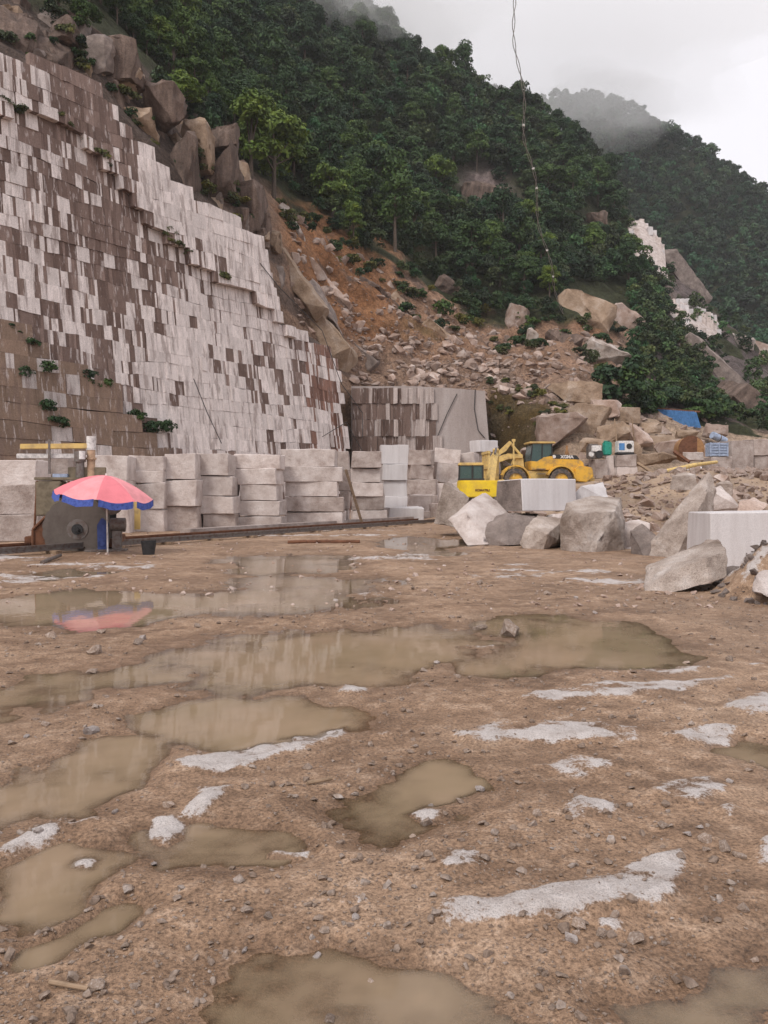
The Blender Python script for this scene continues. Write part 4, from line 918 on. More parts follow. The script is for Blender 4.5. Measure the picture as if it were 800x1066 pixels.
part('grille', exc, M['black'], lambda bm: [bx(bm, (1.15, -.62, zt - .12 - .1 * i), (.22, .06, .04)) for i in range(4)])
tx = obj('counterweight_lettering', text_mesh('KOMATSU', .17, M['rust'], .01, .006), exc, (.1, -1.155, zt - .55)); tx.rotation_euler = (math.radians(90), 0, 0)
ca = part('cab', exc, M['black'], lambda bm: bx(bm, (-.52, .45, zt + .06), (1.5, 1.5, .12)))
part('cab_window', ca, M['glass'], lambda bm: prism(bm, [(-1.22, zt + .1), (-1.18, zt + .86), (.12, zt + .86), (.16, zt + .1)], -.22, 1.1))
for x in (-1.2, -.45, .14):
    for y in (-.25, 1.12): part('cab_pillar', ca, M['black'], lambda bm: cyl(bm, (x, y, zt + .08), (x * .98, y, zt + .88), .045, n=8))
part('cab_roof', ca, M['yellow_p'], lambda bm: prism(bm, [(-1.3, zt + .86), (-1.2, zt + 1.02), (.12, zt + 1.02), (.22, zt + .86)], -.32, 1.2), .03)
def boom(bm):
    for a, b, r0, r1 in (((.55, 1.1, zt - .4), (.8, 2.3, zt + 1.35), .2, .2), ((.8, 2.3, zt + 1.35), (1.0, 4.0, zt + 1.75), .2, .15)): cyl(bm, a, b, r0 * 1.3, r1 * 1.3, n=4)
part('boom', exc, M['yellow_p'], boom); part('stick', exc, M['yellow_p'], lambda bm: cyl(bm, (1.0, 3.7, zt + 2.0), (1.1, 4.9, zt - .3), .2, .13, n=4))
part('boom_cylinder', exc, M['steel'], lambda bm: (cyl(bm, (.9, 2.4, zt + 1.65), (1.02, 3.8, zt + 2.05), .07, n=8), cyl(bm, (.65, 1.3, zt - .4), (.9, 2.4, zt + .9), .07, n=8)))
part('bucket', exc, M['steel'], lambda bm: prism(bm, [(.6, zt - 1.4), (.6, zt - .5), (1.5, zt - .3), (1.6, zt - .7), (1.2, zt - 1.4)], 4.6, 5.4), .03)

# ------------------------------------------------------------------ stone saw on its rails, umbrella
sD = 22.6; scn_p = P(81, 551, sD)
sw = empty('stone_saw', (scn_p.x, sD, 0)); sw.rotation_euler = (0, 0, math.radians(10))
tag(sw, 'stone-cutting machine with a large round saw blade beside the umbrella', 'stone saw')
zc = scn_p.z
def blade(bm):
    n = 60
    for y in (-.01,):
        v = [bm.verts.new((r * math.cos(2 * math.pi * i / n), yy, r * math.sin(2 * math.pi * i / n))) for yy in (-.012, .012) for i in range(n) for r in (.95 if i % 3 else .925,)]
        bm.faces.new(v[:n][::-1]); bm.faces.new(v[n:])
        for i in range(n): bm.faces.new((v[i], v[(i + 1) % n], v[n + (i + 1) % n], v[n + i]))
    bmesh.ops.recalc_face_normals(bm, faces=bm.faces[:])
bl = part('blade', sw, M['blade'], blade, smooth=False); bl.location = (0, 0, zc)
part('hub', bl, M['black'], lambda bm: (cyl(bm, (0, -.10, 0), (0, .1, 0), .15, n=18), cyl(bm, (0, -.16, 0), (0, -.1, 0), .06, n=12)))
part('clamp_flange', bl, M['steel'], lambda bm: cyl(bm, (0, -.03, 0), (0, .03, 0), .29, n=26))
part('blade_guard', sw, M['rust'], lambda bm: prism(bm, [(-1.22, .12), (-1.22, .62), (-.35, 1.52), (.25, 1.52), (.25, .12)], .12, .2))
part('guard_edge', sw, M['rust'], lambda bm: (cyl(bm, (-1.22, .1, .62), (-.35, .1, 1.52), .04, n=8), cyl(bm, (-1.22, .1, .12), (-1.22, .1, .62), .04, n=8)))
part('blade_backing', sw, M['black'], lambda bm: bx(bm, (.25, .34, .75), (1.5, .1, 1.4)))  # upright black sheet right behind the blade, above ground
part('housing', sw, M['olive'], lambda bm: bx(bm, (-.85, .65, 1.5), (.7, .8, 1.0)), .03)
part('platform', sw, M['olive'], lambda bm: (bx(bm, (-.35, .7, 2.06), (1.75, .9, .08)), bx(bm, (.15, .6, 2.22), (1.05, .12, .36))), .01)
part('column', sw, M['steel'], lambda bm: (cyl(bm, (-.03, .5, 1.6), (-.03, .5, 2.78), .12, n=18), cyl(bm, (-.03, .5, 2.55), (-.03, .5, 2.85), .16, n=18)))
part('column_cap', sw, M['white'], lambda bm: cyl(bm, (.05, .38, 2.62), (.05, .38, 2.86), .09, n=14))
part('lift_column', sw, M['tanpipe'], lambda bm: (cyl(bm, (.26, .6, 2.1), (.26, .6, 3.0), .115, n=16), cyl(bm, (.26, .6, 2.62), (.26, .6, 2.68), .15, n=16)))
part('column_top', sw, M['white'], lambda bm: (cyl(bm, (.26, .6, 2.9), (.26, .6, 3.3), .13, n=16)))
part('cross_beam', sw, M['yellow_p'], lambda bm: bx(bm, (-.75, .6, 3.0), (1.85, .14, .15), RY(-.02)), .015)
part('lower_beam', sw, M['white'], lambda bm: bx(bm, (-.9, .75, 2.72), (1.8, .22, .14), RY(-.01)), .015)
part('beam_post', sw, M['steel'], lambda bm: bx(bm, (-.88, .55, 2.7), (.06, .06, 1.0)))
part('brace', sw, M['rust'], lambda bm: [cyl(bm, (-1.25, .3, .1), (-1.15, .3, 2.0), .035, n=8), cyl(bm, (-.3, .3, .1), (-.3, .3, 2.0), .035, n=8)])
part('cart', sw, M['rust'], lambda bm: (bx(bm, (-.2, .9, .3), (2.6, 1.2, .22)), bx(bm, (-.9, .2, .22), (.3, .3, .25)), bx(bm, (.9, .2, .22), (.3, .3, .25))), .02)
part('control_stand', sw, M['blue'], lambda bm: (prism(bm, [(.62, .04), (.60, .75), (.72, .95), (.9, .8), (.86, .04)], -.45, -.25), cyl(bm, (.75, -.5, .25), (.75, -.44, .25), .09, n=14)), .015)
part('motor', sw, M['steel'], lambda bm: (cyl(bm, (.95, -.3, .75), (1.35, -.3, .75), .2, n=16), bx(bm, (1.12, -.3, .3), (.25, .2, .6)), cyl(bm, (.95, -.25, 1.3), (.95, .1, 1.3), .27, n=18)), .01)
part('base_plate', sw, M['steel'], lambda bm: bx(bm, (.85, -.4, .05), (1.1, .5, .05)))
part('pump_handle', sw, M['yellow_p'], lambda bm: bx(bm, (1.62, .1, 1.0), (.16, .1, .8)))
part('water_tank', sw, M['palecrate'], lambda bm: bx(bm, (-.55, .45, 2.15), (.4, .2, .1)))

uD = 21.2; ua = P(109, 493, uD); uc = P(108.5, 515, uD)
um = empty('beach_umbrella', (uc.x, uD, 0)); tag(um, 'pink parasol with blue fringe shading the stone saw', 'umbrella')
rU = 49.5 / F * uD; hU = ua.z - uc.z - .04
TILT = Matrix.Translation((0, 0, uc.z)) @ RY(math.radians(7)) @ RX(math.radians(4))
def canopy(bm):
    nr, ns = 6, 8; sub = 4; rows = []
    for i in range(nr + 1):
        f = i / nr; row = []
        for j in range(ns * sub):
            a = 2 * math.pi * j / (ns * sub) + .2; u = (j % sub) / sub; sag = 1 - .05 * f * math.sin(math.pi * u)
            row.append(bm.verts.new((rU * f * sag * math.cos(a), rU * f * sag * math.sin(a), hU * (1 - f ** 1.75) - .075 * f * math.sin(math.pi * u))) if i else None)
        rows.append(row)
    top = bm.verts.new((0, 0, hU)); m = ns * sub
    for j in range(m): bm.faces.new((top, rows[1][j], rows[1][(j + 1) % m]))
    for i in range(1, nr):
        for j in range(m): bm.faces.new((rows[i][j], rows[i + 1][j], rows[i + 1][(j + 1) % m], rows[i][(j + 1) % m]))
    bmesh.ops.transform(bm, matrix=TILT, verts=bm.verts[:])
can = part('canopy', um, M['pink'], canopy)
M['pink2'] = plain('umbrella_pink_faded', (.76, .30, .325), .8, var=.1, scale=3, bmp=0); can.data.materials.append(M['pink2'])
for p_ in can.data.polygons:
    q_ = TILT.inverted() @ p_.center; p_.material_index = int(((math.atan2(q_.y, q_.x) - .2) % (2 * math.pi)) / (math.pi / 4)) % 2
def fringe(bm, k):
    m = 6; a0 = 2 * math.pi * k / 8 + .2; t_, b_ = [], []
    for j in range(m + 1):
        u = j / m; a = a0 + (.06 + .88 * u) * math.pi / 4; sag = 1 - .05 * math.sin(math.pi * u)
        t_.append(bm.verts.new((rU * sag * 1.005 * math.cos(a), rU * sag * 1.005 * math.sin(a), .005 - .075 * math.sin(math.pi * u))))
        b_.append(bm.verts.new((rU * sag * 1.02 * math.cos(a), rU * sag * 1.02 * math.sin(a), -.17 - .075 * math.sin(math.pi * u) + .012 * math.sin(j * 2.1 + k))))
    for j in range(m): bm.faces.new((t_[j], b_[j], b_[j + 1], t_[j + 1]))
    bmesh.ops.transform(bm, matrix=TILT, verts=bm.verts[:])
for k in range(8): part('fringe_panel', can, M['fringe'], lambda bm: fringe(bm, k))
for k in range(8):
    a = 2 * math.pi * k / 8 + .2
    part('rib', um, M['steel'], lambda bm: (cyl(bm, (0, 0, hU * .96), (rU * .5 * math.cos(a), rU * .5 * math.sin(a), hU * .68), .008, n=5), cyl(bm, (rU * .5 * math.cos(a), rU * .5 * math.sin(a), hU * .68), (rU * .98 * math.cos(a), rU * .98 * math.sin(a), 0), .008, n=5), bmesh.ops.transform(bm, matrix=TILT, verts=bm.verts[:])))
part('pole', um, M['white'], lambda bm: cyl(bm, (.1, 0, 0), TILT @ Vector((0, 0, hU + .05)), .022, n=10))

# rails: laid on the floor from the left edge to the block stacks
ra, rb = Vector((-13.0, 15.4, 0)), Vector((2.6, 45, 0)); rd = (rb - ra).normalized(); rn = Vector((rd.y, -rd.x, 0)); ang = math.atan2(rd.y, rd.x)
for k_, (o_, lb) in enumerate(((.55, 'front steel rail of the saw track along the block stacks'), (-.75, 'rear steel rail of the saw track along the block stacks'))):
    def rail(bm):
        L = (rb - ra).length
        for z0, ww, hh in ((.04, .16, .04), (.10, .035, .10), (.165, .085, .05)): bx(bm, (L / 2, 0, z0), (L, ww, hh))
    o = part('rail', None, M['rust' if k_ else 'steel'], rail); o.location = ra + rn * o_ + Vector((0, 0, .06)); o.rotation_euler = (0, 0, ang); tag(o, lb, 'rail')
o = part('concrete_curb', None, M['granite_d'], lambda bm: bx(bm, (0, 0, .16), (19, .5, .36)), .02); mid = ra + rd * 24.5 + rn * -1.5; o.location = mid; o.rotation_euler = (0, 0, ang); tag(o, 'long low grey curb between the rails and the block stacks', 'curb')
for i in range(14):
    c = ra + rd * (3 + i * 2.2) + rn * -.1
    o = part('sleeper', None, M['wood'], lambda bm: bx(bm, (0, 0, .03), (.22, 2.0 + .2 * math.sin(i * 3), .12)), .01); o.location = c; o.rotation_euler = (0, 0, ang + R.uniform(-.06, .06)); tag(o, 'wooden sleeper under the saw rails', 'sleeper', 'sleepers of the saw track')

# small things of the yard
def stick(name, a, b, r, mat, label, cat, n=8):
    a, b = Vector(a), Vector(b); m = (a + b) / 2
    def f(bm): cyl(bm, a - m, b - m, r, r * .9, n=n)
    o = part(name, None, M[mat], f); o.location = m; return tag(o, label, cat)
def gpt(px, py, lift=0):
    x, y = G(px, py); return Vector((x, y, gh(x, y) + lift))
o = part('leaning_pole', None, M['wood'], lambda bm: bx(bm, (0, 0, 0), (.14, .06, 3.1)), .01); a_, b_ = P(378, 548, 40), P(361, 491, 40.3); o.location = (a_ + b_) / 2; o.rotation_euler = (0, math.atan2((b_ - a_).x, (b_ - a_).z), 0); tag(o, 'dark plank leaning between two block stacks', 'plank')
stick('steel_rod', gpt(44, 588, .03), gpt(63, 582, .08), .05, 'steel', 'bent dark scrap bar on the ground before the saw', 'scrap')
def bucket(bm): cyl(bm, (0, 0, 0), (0, 0, .34), .15, .2, n=16); cyl(bm, (-.2, 0, .34), (.2, 0, .36), .02, n=6)
o = part('bucket', None, M['black'], bucket); o.location = gpt(155, 578); tag(o, 'small black bucket on the mud right of the saw', 'bucket')
o = part('rag_pile', None, M['rust'], lambda bm: [cyl(bm, (i * .35, R.uniform(-.1, .1), .05), (i * .35 + .6, R.uniform(-.2, .2), .07), .06, n=7) for i in range(6)]); o.location = gpt(300, 566); tag(o, 'dark scrap pipes lying on the mud beside the rail', 'scrap')
stick('drill_pipe', P(693, 491, 50), P(724, 484, 52.5), .16, 'yellow_p', 'yellow pipe lying on the bank left of the far blocks', 'pipe', 12)
stick('drill_pipe', P(722, 484, 52.6), P(746, 481, 56), .12, 'yellow_p', 'dirty yellow pipe continuing towards the pale blue crate', 'pipe', 12)
stick('timber_beam', P(702, 470, 58), P(718, 481, 57), .14, 'rust', 'brown beam lying aslant left of the rusty tank', 'beam', 4)
stick('timber_beam', P(664, 482, 55), P(682, 494, 54), .12, 'wood', 'brown beam lying aslant right of the white box machine', 'beam', 4)
stick('wooden_post', P(643, 470, 64), P(640, 436, 65), .06, 'wood', 'thin upright post before the tan heap', 'post')
stick('wooden_post', P(661, 462, 66), P(658, 436, 66), .06, 'wood', 'thin upright post beside the tan cut boulder', 'post')
tk = empty('rusty_tank', P(720, 479, 61)); tag(tk, 'rusty brown cylindrical tank lying end-on among the rocks', 'tank')
part('shell', tk, M['rust_o'], lambda bm: cyl(bm, (0, 0, .9), (.5, 2.6, .9), .95, n=30), .03); part('end_rim', tk, M['rust'], lambda bm: (cyl(bm, (0, -.08, .9), (0, -.005, .9), .97, .97, n=30)))
en = empty('silver_engine', P(620, 478, 57)); tag(en, 'silver-grey engine on a small block right of the loader', 'engine')
part('engine_block', en, M['steel'], lambda bm: (bx(bm, (0, .3, .5), (1.0, .7, .9)), bx(bm, (-.1, .3, 1.0), (.7, .5, .2))), .05); part('fuel_tank', en, M['white'], lambda bm: (bx(bm, (.05, -.1, .75), (.7, .2, .45)), cyl(bm, (-.3, -.12, .35), (-.3, .0, .35), .2, n=16)), .03)
part('flywheel', en, M['black'], lambda bm: cyl(bm, (.25, -.2, .35), (.25, -.05, .35), .27, n=20))
gc = empty('green_canister', P(633, 474, 57.6)); tag(gc, 'green plastic canister right of the silver engine', 'canister')
part('body', gc, M['green'], lambda bm: bx(bm, (0, .2, .5), (.6, .45, .98)), .07); part('cap', gc, M['black'], lambda bm: cyl(bm, (.12, .2, .97), (.12, .2, 1.08), .08, n=12)); part('handle', gc, M['green'], lambda bm: bx(bm, (-.1, .2, 1.04), (.3, .08, .07)), .02)
wb = empty('box_machine', P(652, 473, 57)); tag(wb, 'white and blue box-shaped compressor on two blocks', 'machine')
part('case', wb, M['white'], lambda bm: bx(bm, (0, .4, .55), (1.15, .8, .85)), .05); part('skid', wb, M['black'], lambda bm: bx(bm, (0, .4, .07), (1.2, .85, .14)), .02)
part('panel', wb, M['bluesheet'], lambda bm: bx(bm, (-.3, -.01, .55), (.4, .03, .5)), .01); part('round_vent', wb, M['black'], lambda bm: cyl(bm, (.22, -.03, .58), (.22, .01, .58), .2, n=18))
cr = empty('slatted_crate', P(749, 475, 58)); tag(cr, 'pale blue slatted crate on the low grey block', 'crate')
part('inner_box', cr, M['palecrate'], lambda bm: bx(bm, (0, .5, .5), (1.3, .85, .98)), .02)
for i in range(5): part('slat', cr, M['palecrate'], lambda bm: bx(bm, (0, .04, .1 + i * .2), (1.38, .06, .13)), .01)
for x in (-.62, 0, .62): part('post', cr, M['palecrate'], lambda bm: bx(bm, (x, -.005, .5), (.09, .05, 1.02)), .01)
dr = empty('pale_drum', P(750, 462, 68)); tag(dr, 'pale blue drum lying among rocks above the crate', 'drum')
part('shell', dr, M['palecrate'], lambda bm: cyl(bm, (-.7, 0, .75), (.6, .4, .25), .32, n=20), .02); part('hoop', dr, M['steel'], lambda bm: cyl(bm, (-.1, .18, .52), (-.02, .21, .49), .335, n=20))
# blue shed
shD = 80; sc0 = P(711, 446, shD); sh = empty('blue_shed', sc0); tag(sh, 'small shed with a bright blue sloping sheet roof below the scrub', 'shed')
def sheet(bm):
    n = 40; w_ = 4.0
    for i in range(n):
        x0, x1 = -w_ / 2 + w_ * i / n, -w_ / 2 + w_ * (i + 1) / n; k0, k1 = (.05 if i % 2 else 0), (0 if i % 2 else .05)
        q = [bm.verts.new((x, y, z_ - (x * .07))) for x, y, z_ in ((x0, .35, .2 + k0), (x1, .35, .2 + k1), (x1 , 1.6, 1.95 + k1), (x0, 1.6, 1.95 + k0))]; bm.faces.new(q)
    bmesh.ops.solidify(bm, geom=bm.faces[:], thickness=.02)
part('roof_sheet', sh, M['bluesheet'], sheet, smooth=False); part('roof_beam', sh, M['rust'], lambda bm: bx(bm, (.1, 1.7, 2.02), (4.6, .12, .16), RY(.07)))
for x in (-2.6, -1.9, 1.9): part('post', sh, M['wood'], lambda bm: bx(bm, (x, 1.6, .75), (.12, .12, 2.3)))
part('dark_interior', sh, M['black'], lambda bm: bx(bm, (-.6, 3.0, .9), (5.2, .1, 2.2)))  # black sheet at the back stands in for the shade inside the shed

# hanging cable: two twisted strands with pale ties
cp = [(470, -420, 46), (512, -160, 52), (531, -30, 57), (534, 10, 58), (540, 60, 60), (544, 110, 63), (549, 150, 66), (556, 190, 70), (563, 235, 76), (572, 275, 82), (579, 300, 88), (586, 330, 95)]
cw = [P(*q) for q in cp]; fine = []
for i in range(len(cw) - 1):
    for k in range(8): fine.append(cw[i].lerp(cw[i + 1], k / 8))
cb = empty('hanging_cable', cw[-1]); tag(cb, 'thin dark twisted cable hanging down in front of the forested slope', 'cable')
for st in (0, 1):
    pts = [p + Vector((math.sin(i * .9 + st * math.pi) * .10 + math.sin(i * .37) * .2, 0, 0)) - cw[-1] for i, p in enumerate(fine)]
    obj('strand', tube_pts(pts, .030, M['rope'], 5), cb)
for i in (44, 53, 57, 69, 76): part('tie', cb, M['white'], lambda bm: bx(bm, fine[i] - cw[-1] + Vector((math.sin(i * .37) * .2, -.05, 0)), (.2, .1, .16)))

# ------------------------------------------------------------------ stones on the floor
ST = [(95, 765, 16), (47, 757, 10), (28, 770, 9), (101, 1038, 22), (75, 1036, 8), (175, 845, 12), (120, 850, 9), (55, 665, 14), (105, 660, 12), (145, 672, 14), (98, 682, 20), (150, 668, 12), (330, 994, 12), (280, 963, 10), (345, 1060, 16),
      (605, 978, 22), (625, 985, 16), (640, 968, 12), (663, 986, 26), (595, 992, 16), (430, 870, 8), (560, 855, 12), (575, 862, 9), (500, 822, 14), (450, 838, 8), (735, 885, 16), (755, 893, 18), (715, 878, 12), (690, 868, 12), (770, 900, 14), (728, 870, 10),
      (735, 895, 9), (530, 660, 30), (500, 655, 14), (455, 690, 9), (620, 640, 8), (255, 990, 9), (40, 876, 10), (160, 900, 9), (370, 965, 10), (480, 985, 8), (785, 1000, 10), (690, 985, 10), (385, 1020, 14), (710, 905, 12), (650, 1000, 9), (95, 700, 12), (205, 655, 9),
      (470, 645, 8), (250, 645, 9), (350, 625, 8), (570, 620, 9), (600, 625, 7), (680, 640, 8), (500, 610, 9), (430, 615, 8), (760, 820, 9), (780, 806, 8), (30, 1000, 9), (60, 1020, 7), (565, 1002, 9), (715, 690, 9), (760, 690, 10), (785, 712, 9), (770, 725, 8), (600, 985, 8)]
SV = rock_variants(6, M['pebble'], 16, 1, .05) + rock_variants(4, M['granite'], 14, 1, .05)
for px, py, sz in ST:
    x, y = G(px, py); s = sz / F * y / .95
    o = place_rock('loose_stone', R.choice(SV), (x, y, gh(x, y) + s * .12), s, R); o.rotation_euler[0] *= .4; o.rotation_euler[1] *= .4
    tag(o, 'loose stone lying on the muddy quarry floor', 'stone', 'loose stones on the quarry floor')
pts = []
n_ = 52000
yy = 2.2 + 13 * RN.rand(n_) ** 1.9; xx = (RN.rand(n_) - .5) * 2 * (.62 * yy + .6)
ss = .0035 + .012 * RN.rand(n_) ** 4 + (.045 * RN.rand(n_) ** 18)
cl = fbm(xx * 1.1 + 3, yy * 1.1, 3); keep = (cl * 1.3 + .6 * RN.rand(n_)) > .12
fz, fg, _ = floor_fields(xx, yy); keep &= fz > WATER + .002; keep &= (fg < .6) | (RN.rand(n_) < .12)
items = [(float(ss[i] * (1 + .05 * yy[i])), (xx[i], yy[i], fz[i] + ss[i] * .15)) for i in np.nonzero(keep)[0]]
o = join_rocks('gravel', items, M['pebble'], PV); tag(o, 'fine gravel strewn over the muddy quarry floor', 'gravel')
n_ = 1500
yy = 11 + 28 * RN.rand(n_) ** 1.3; xx = (RN.rand(n_) - .5) * 2 * (.55 * yy); ss = .03 + .14 * RN.rand(n_) ** 4
fz, fg, _ = floor_fields(xx, yy)
o = join_rocks('stone_chips', [(float(ss[i]), (xx[i], yy[i], fz[i] + .01)) for i in range(n_)], M['rubble'], PV); tag(o, 'scattered stone chips on the far part of the floor', 'gravel')
mo = []
for _ in range(260):
    a_ = R.uniform(0, 6.28); r_ = 1.5 * math.sqrt(R.random()); x, y = 6.55 + r_ * math.cos(a_), 12.4 + r_ * math.sin(a_); s_ = .04 + .22 * R.random() ** 4; mo.append((s_, (x, y, gh(x, y) + s_ * .1)))
o = join_rocks('mound_rubble', mo, M['boulder_d'], PV); tag(o, 'dark stones on the earth mound at the right edge', 'gravel')
stick('twig', gpt(52, 1032, .01), gpt(92, 1042, .015), .008, 'wood', 'dark twig lying beside a white stone at lower left', 'twig')
stick('bark_piece', gpt(320, 822, .01), gpt(346, 818, .02), .012, 'wood', 'dark strip of bark lying on the mud', 'bark')

# ------------------------------------------------------------------ trees
def crown_np(rr, nl, nq, q, rx=2.3, rz=2.3, cz=4.4, lobe=(.75, 1.25), core=True):
    V, Fq = [], []; n = 0
    lob = []
    for i in range(nl):
        a = rr.rand() * 6.28; u = rr.rand() * 2 - .75; u = max(-.8, min(1, u)); r_ = math.sqrt(max(0, 1 - u * u)) * rr.uniform(.45, 1)
        lob.append((np.array((rx * r_ * math.cos(a), rx * r_ * math.sin(a), cz + rz * u * rr.uniform(.6, 1))), rr.uniform(*lobe)))
    for c, r_ in lob:
        d = rr.normal(size=(nq, 3)); d /= np.linalg.norm(d, axis=1)[:, None]; d[:, 2] = np.where(d[:, 2] < -.3, -d[:, 2], d[:, 2])
        p = c + d * r_ * rr.uniform(.72, 1.08, (nq, 1)) * np.array((1, 1, .8))
        nn = d + rr.normal(size=(nq, 3)) * .55 + np.array((0, 0, .25)); nn /= np.linalg.norm(nn, axis=1)[:, None]
        t1 = np.cross(nn, rr.normal(size=(nq, 3))); t1 /= np.linalg.norm(t1, axis=1)[:, None] + 1e-9; t2 = np.cross(nn, t1)
        s1 = q * rr.uniform(.6, 1.4, (nq, 1)); s2 = s1 * rr.uniform(.45, .9, (nq, 1))
        Q = np.stack([p - t1 * s1, p - t2 * s2 * .8 + t1 * s1 * .1, p + t1 * s1, p + t2 * s2], 1); V.append(Q.reshape(-1, 3))
        Fq.append(np.arange(nq * 4).reshape(-1, 4) + n); n += nq * 4
        if core:      # leafy heart of the clump
            o8 = np.array([(1, 0, 0), (-1, 0, 0), (0, 1, 0), (0, -1, 0), (0, 0, 1), (0, 0, -1)]) * r_ * .62 + c
            V.append(o8); f8 = [(0, 2, 4, 4), (2, 1, 4, 4), (1, 3, 4, 4), (3, 0, 4, 4), (2, 0, 5, 5), (1, 2, 5, 5), (3, 1, 5, 5), (0, 3, 5, 5)]
            n += 6
    return np.concatenate(V), np.concatenate(Fq), lob
TREES = []
for k in range(8):
    rr = np.random.RandomState(50 + k)
    tall = k in (2, 5)
    V, Fq, lob = crown_np(rr, 20 if not tall else 22, 230, .15, 2.3 if not tall else 1.7, 2.0 if not tall else 3.0, 3.3 if not tall else 4.2, (.6, 1.15), core=False)
    cm = mesh_np('crown', V, Fq, M['leaf'])
    bm = bmesh.new(); cyl(bm, (0, 0, -1.5), (.1, .05, 2.5), .2, .14, n=8, caps=False); cyl(bm, (.1, .05, 2.5), (0, 0, 4.8 if not tall else 7), .14, .04, n=7, caps=False)
    for c, r_ in lob[:7]: cyl(bm, (.08, .04, rr.uniform(1.8, 3.6)), c, .07, .025, n=5, caps=False)
    tm = bm_mesh(bm, M['bark'], True); TREES.append((tm, cm))
for k in (0, 1, 2, 5):
    cm = TREES[k][1].copy(); cm.materials.clear(); cm.materials.append(M['leaf_b']); TREES.append((TREES[k][0], cm))
SH = []
for k in range(4):
    rr = np.random.RandomState(80 + k); V, Fq, lob = crown_np(rr, 8, 70, .11, .75, .45, .55, (.28, .5), core=False)
    SH.append(mesh_np('foliage', V, Fq, M['leaf']))
SHD = []
for me_ in SH:
    m2 = me_.copy(); m2.materials.clear(); m2.materials.append(M['leaf_dry']); SHD.append(m2)
def tree(k, p, s, label, group, rr=R, name='broadleaf_tree', cat='tree'):
    tm, cm = TREES[k]; e = empty(name, p, rr.uniform(0, 6.28)); e.scale = (s * rr.uniform(.9, 1.15), s * rr.uniform(.9, 1.15), s * rr.uniform(.85, 1.15))
    obj('trunk', tm, e); obj('crown', cm, e); return tag(e, label, cat, group)
def shrub(p, s, label, group, name='shrub', V=None):
    o = obj(name, R.choice(V or SH), None, p, R.uniform(0, 6.28)); o.scale = (s, s, s * R.uniform(.7, 1.1)); return tag(o, label, 'shrub', group)
grid = {}
def free(p, d):
    k = (int(p.x // 3), int(p.y // 3), int(p.z // 3))
    for a in (-1, 0, 1):
        for b in (-1, 0, 1):
            for c in (-1, 0, 1):
                for q in grid.get((k[0] + a, k[1] + b, k[2] + c), ()):
                    if (q - p).length < d: return False
    grid.setdefault(k, []).append(p); return True
def bare(px, py, t):      # ground that carries no trees
    if px > 652:
        crest = np.interp(px, [650, 700, 740, 800], [228, 272, 315, 368])
        if inp(px, py, [(640, 222), (660, 218), (700, 262), (760, 330), (830, 372), (830, 470), (778, 452), (752, 400), (716, 352), (694, 350), (694, 300), (645, 275)]): return True
        if px > 690 and py > 440: return True
        if px > 742 + (py - 400) * .35 and py > 330: return True
    if inp(px, py, [(474, 186), (545, 196), (545, 232), (470, 226)]): return True
    if inp(px, py, [(585, 300), (655, 300), (665, 360), (585, 365)]): return True
    if inp(px, py, [(610, 215), (638, 220), (636, 258), (608, 255)]): return True
    return False
cand = []
for _ in range(26000):
    px = R.uniform(-230, 1000); t = R.uniform(2.35 if px > 655 else 2.55 if px < 275 else 2.98, 5.12)
    
    p = H1.at(px, t); ppx, ppy = proj(p)
    if bare(ppx, ppy, t): continue
    if t < 3.2 and px < 655 and vn(np.array([p.x * .3]), np.array([p.z * .3]))[0] < -.1: continue
    if px > 655 and R.random() < .35: continue
    sc = R.choice([.7, .8, .9, 1.05, 1.2, 1.4]) * (.5 if px > 655 and t < 4.2 else .4 if px > 640 and t >= 4.2 else 1) * (.58 if t < 3.25 else 1) * np.interp(p.y, [60, 120, 190], [.78, .9, 1.0])
    if not free(p, 2.3 * sc + .5): continue
    cand.append((sc, p, ppx, ppy))
inview = [c for c in cand if -20 < c[2] < 820 and c[3] > -10]
inview.sort(key=lambda c: -c[0] / c[1].y)
ind = inview[:270]; ids = set(id(c) for c in ind); restt = [c for c in cand if id(c) not in ids]
for sc, p, ppx, ppy in ind:
    hgt = 'high on the slope' if p.z > 60 else 'halfway up the slope' if p.z > 42 else 'low on the slope'
    cabx = np.interp(ppy, [0, 150, 330], [533, 549, 586]); zn = 'above the left corner of the cliff' if ppx < 120 else 'above the cliff rim rocks' if ppx < 270 else 'above the head of the landslide' if ppx < 380 else 'above the rubble slope' if ppx < 470 else 'left of the hanging cable' if ppx < cabx - 12 else 'behind the hanging cable' if ppx < cabx + 12 else 'right of the hanging cable'
    lb = (f'green forest tree {hgt}, {zn}', f'forest trees {zn}') if ppx < 655 else ('small green tree on the scrubby spur at the right', 'small trees on the spur')
    lb_ = ('green tree standing above the cliff rim rocks', 'trees above the cliff') if ppx < 270 else ('green tree on the forested slope above the landslide', 'trees above the landslide') if ppx < 655 else ('small green tree on the scrubby spur at the right', 'small trees on the spur')
    tree(R.randrange(8) if R.random() > (.75 if p.y < 100 else .10) else R.randrange(8, 12), p + Vector((0, 0, -.2)), sc, *lb)
for px, py, sc, k, lb in ((283, 205, 1.35, 8, 'broad bright green tree leaning over the landslide head'), (410, 262, 1.45, 10, 'tall light green tree at the upper edge of the landslide'), (345, 226, 1.0, 9, 'light green young tree left of the tall tree'), (262, 196, 1.2, 11, 'tall green tree just above the cliff end')):
    tree(k, surf_px(px, py)[0], sc, lb, None)
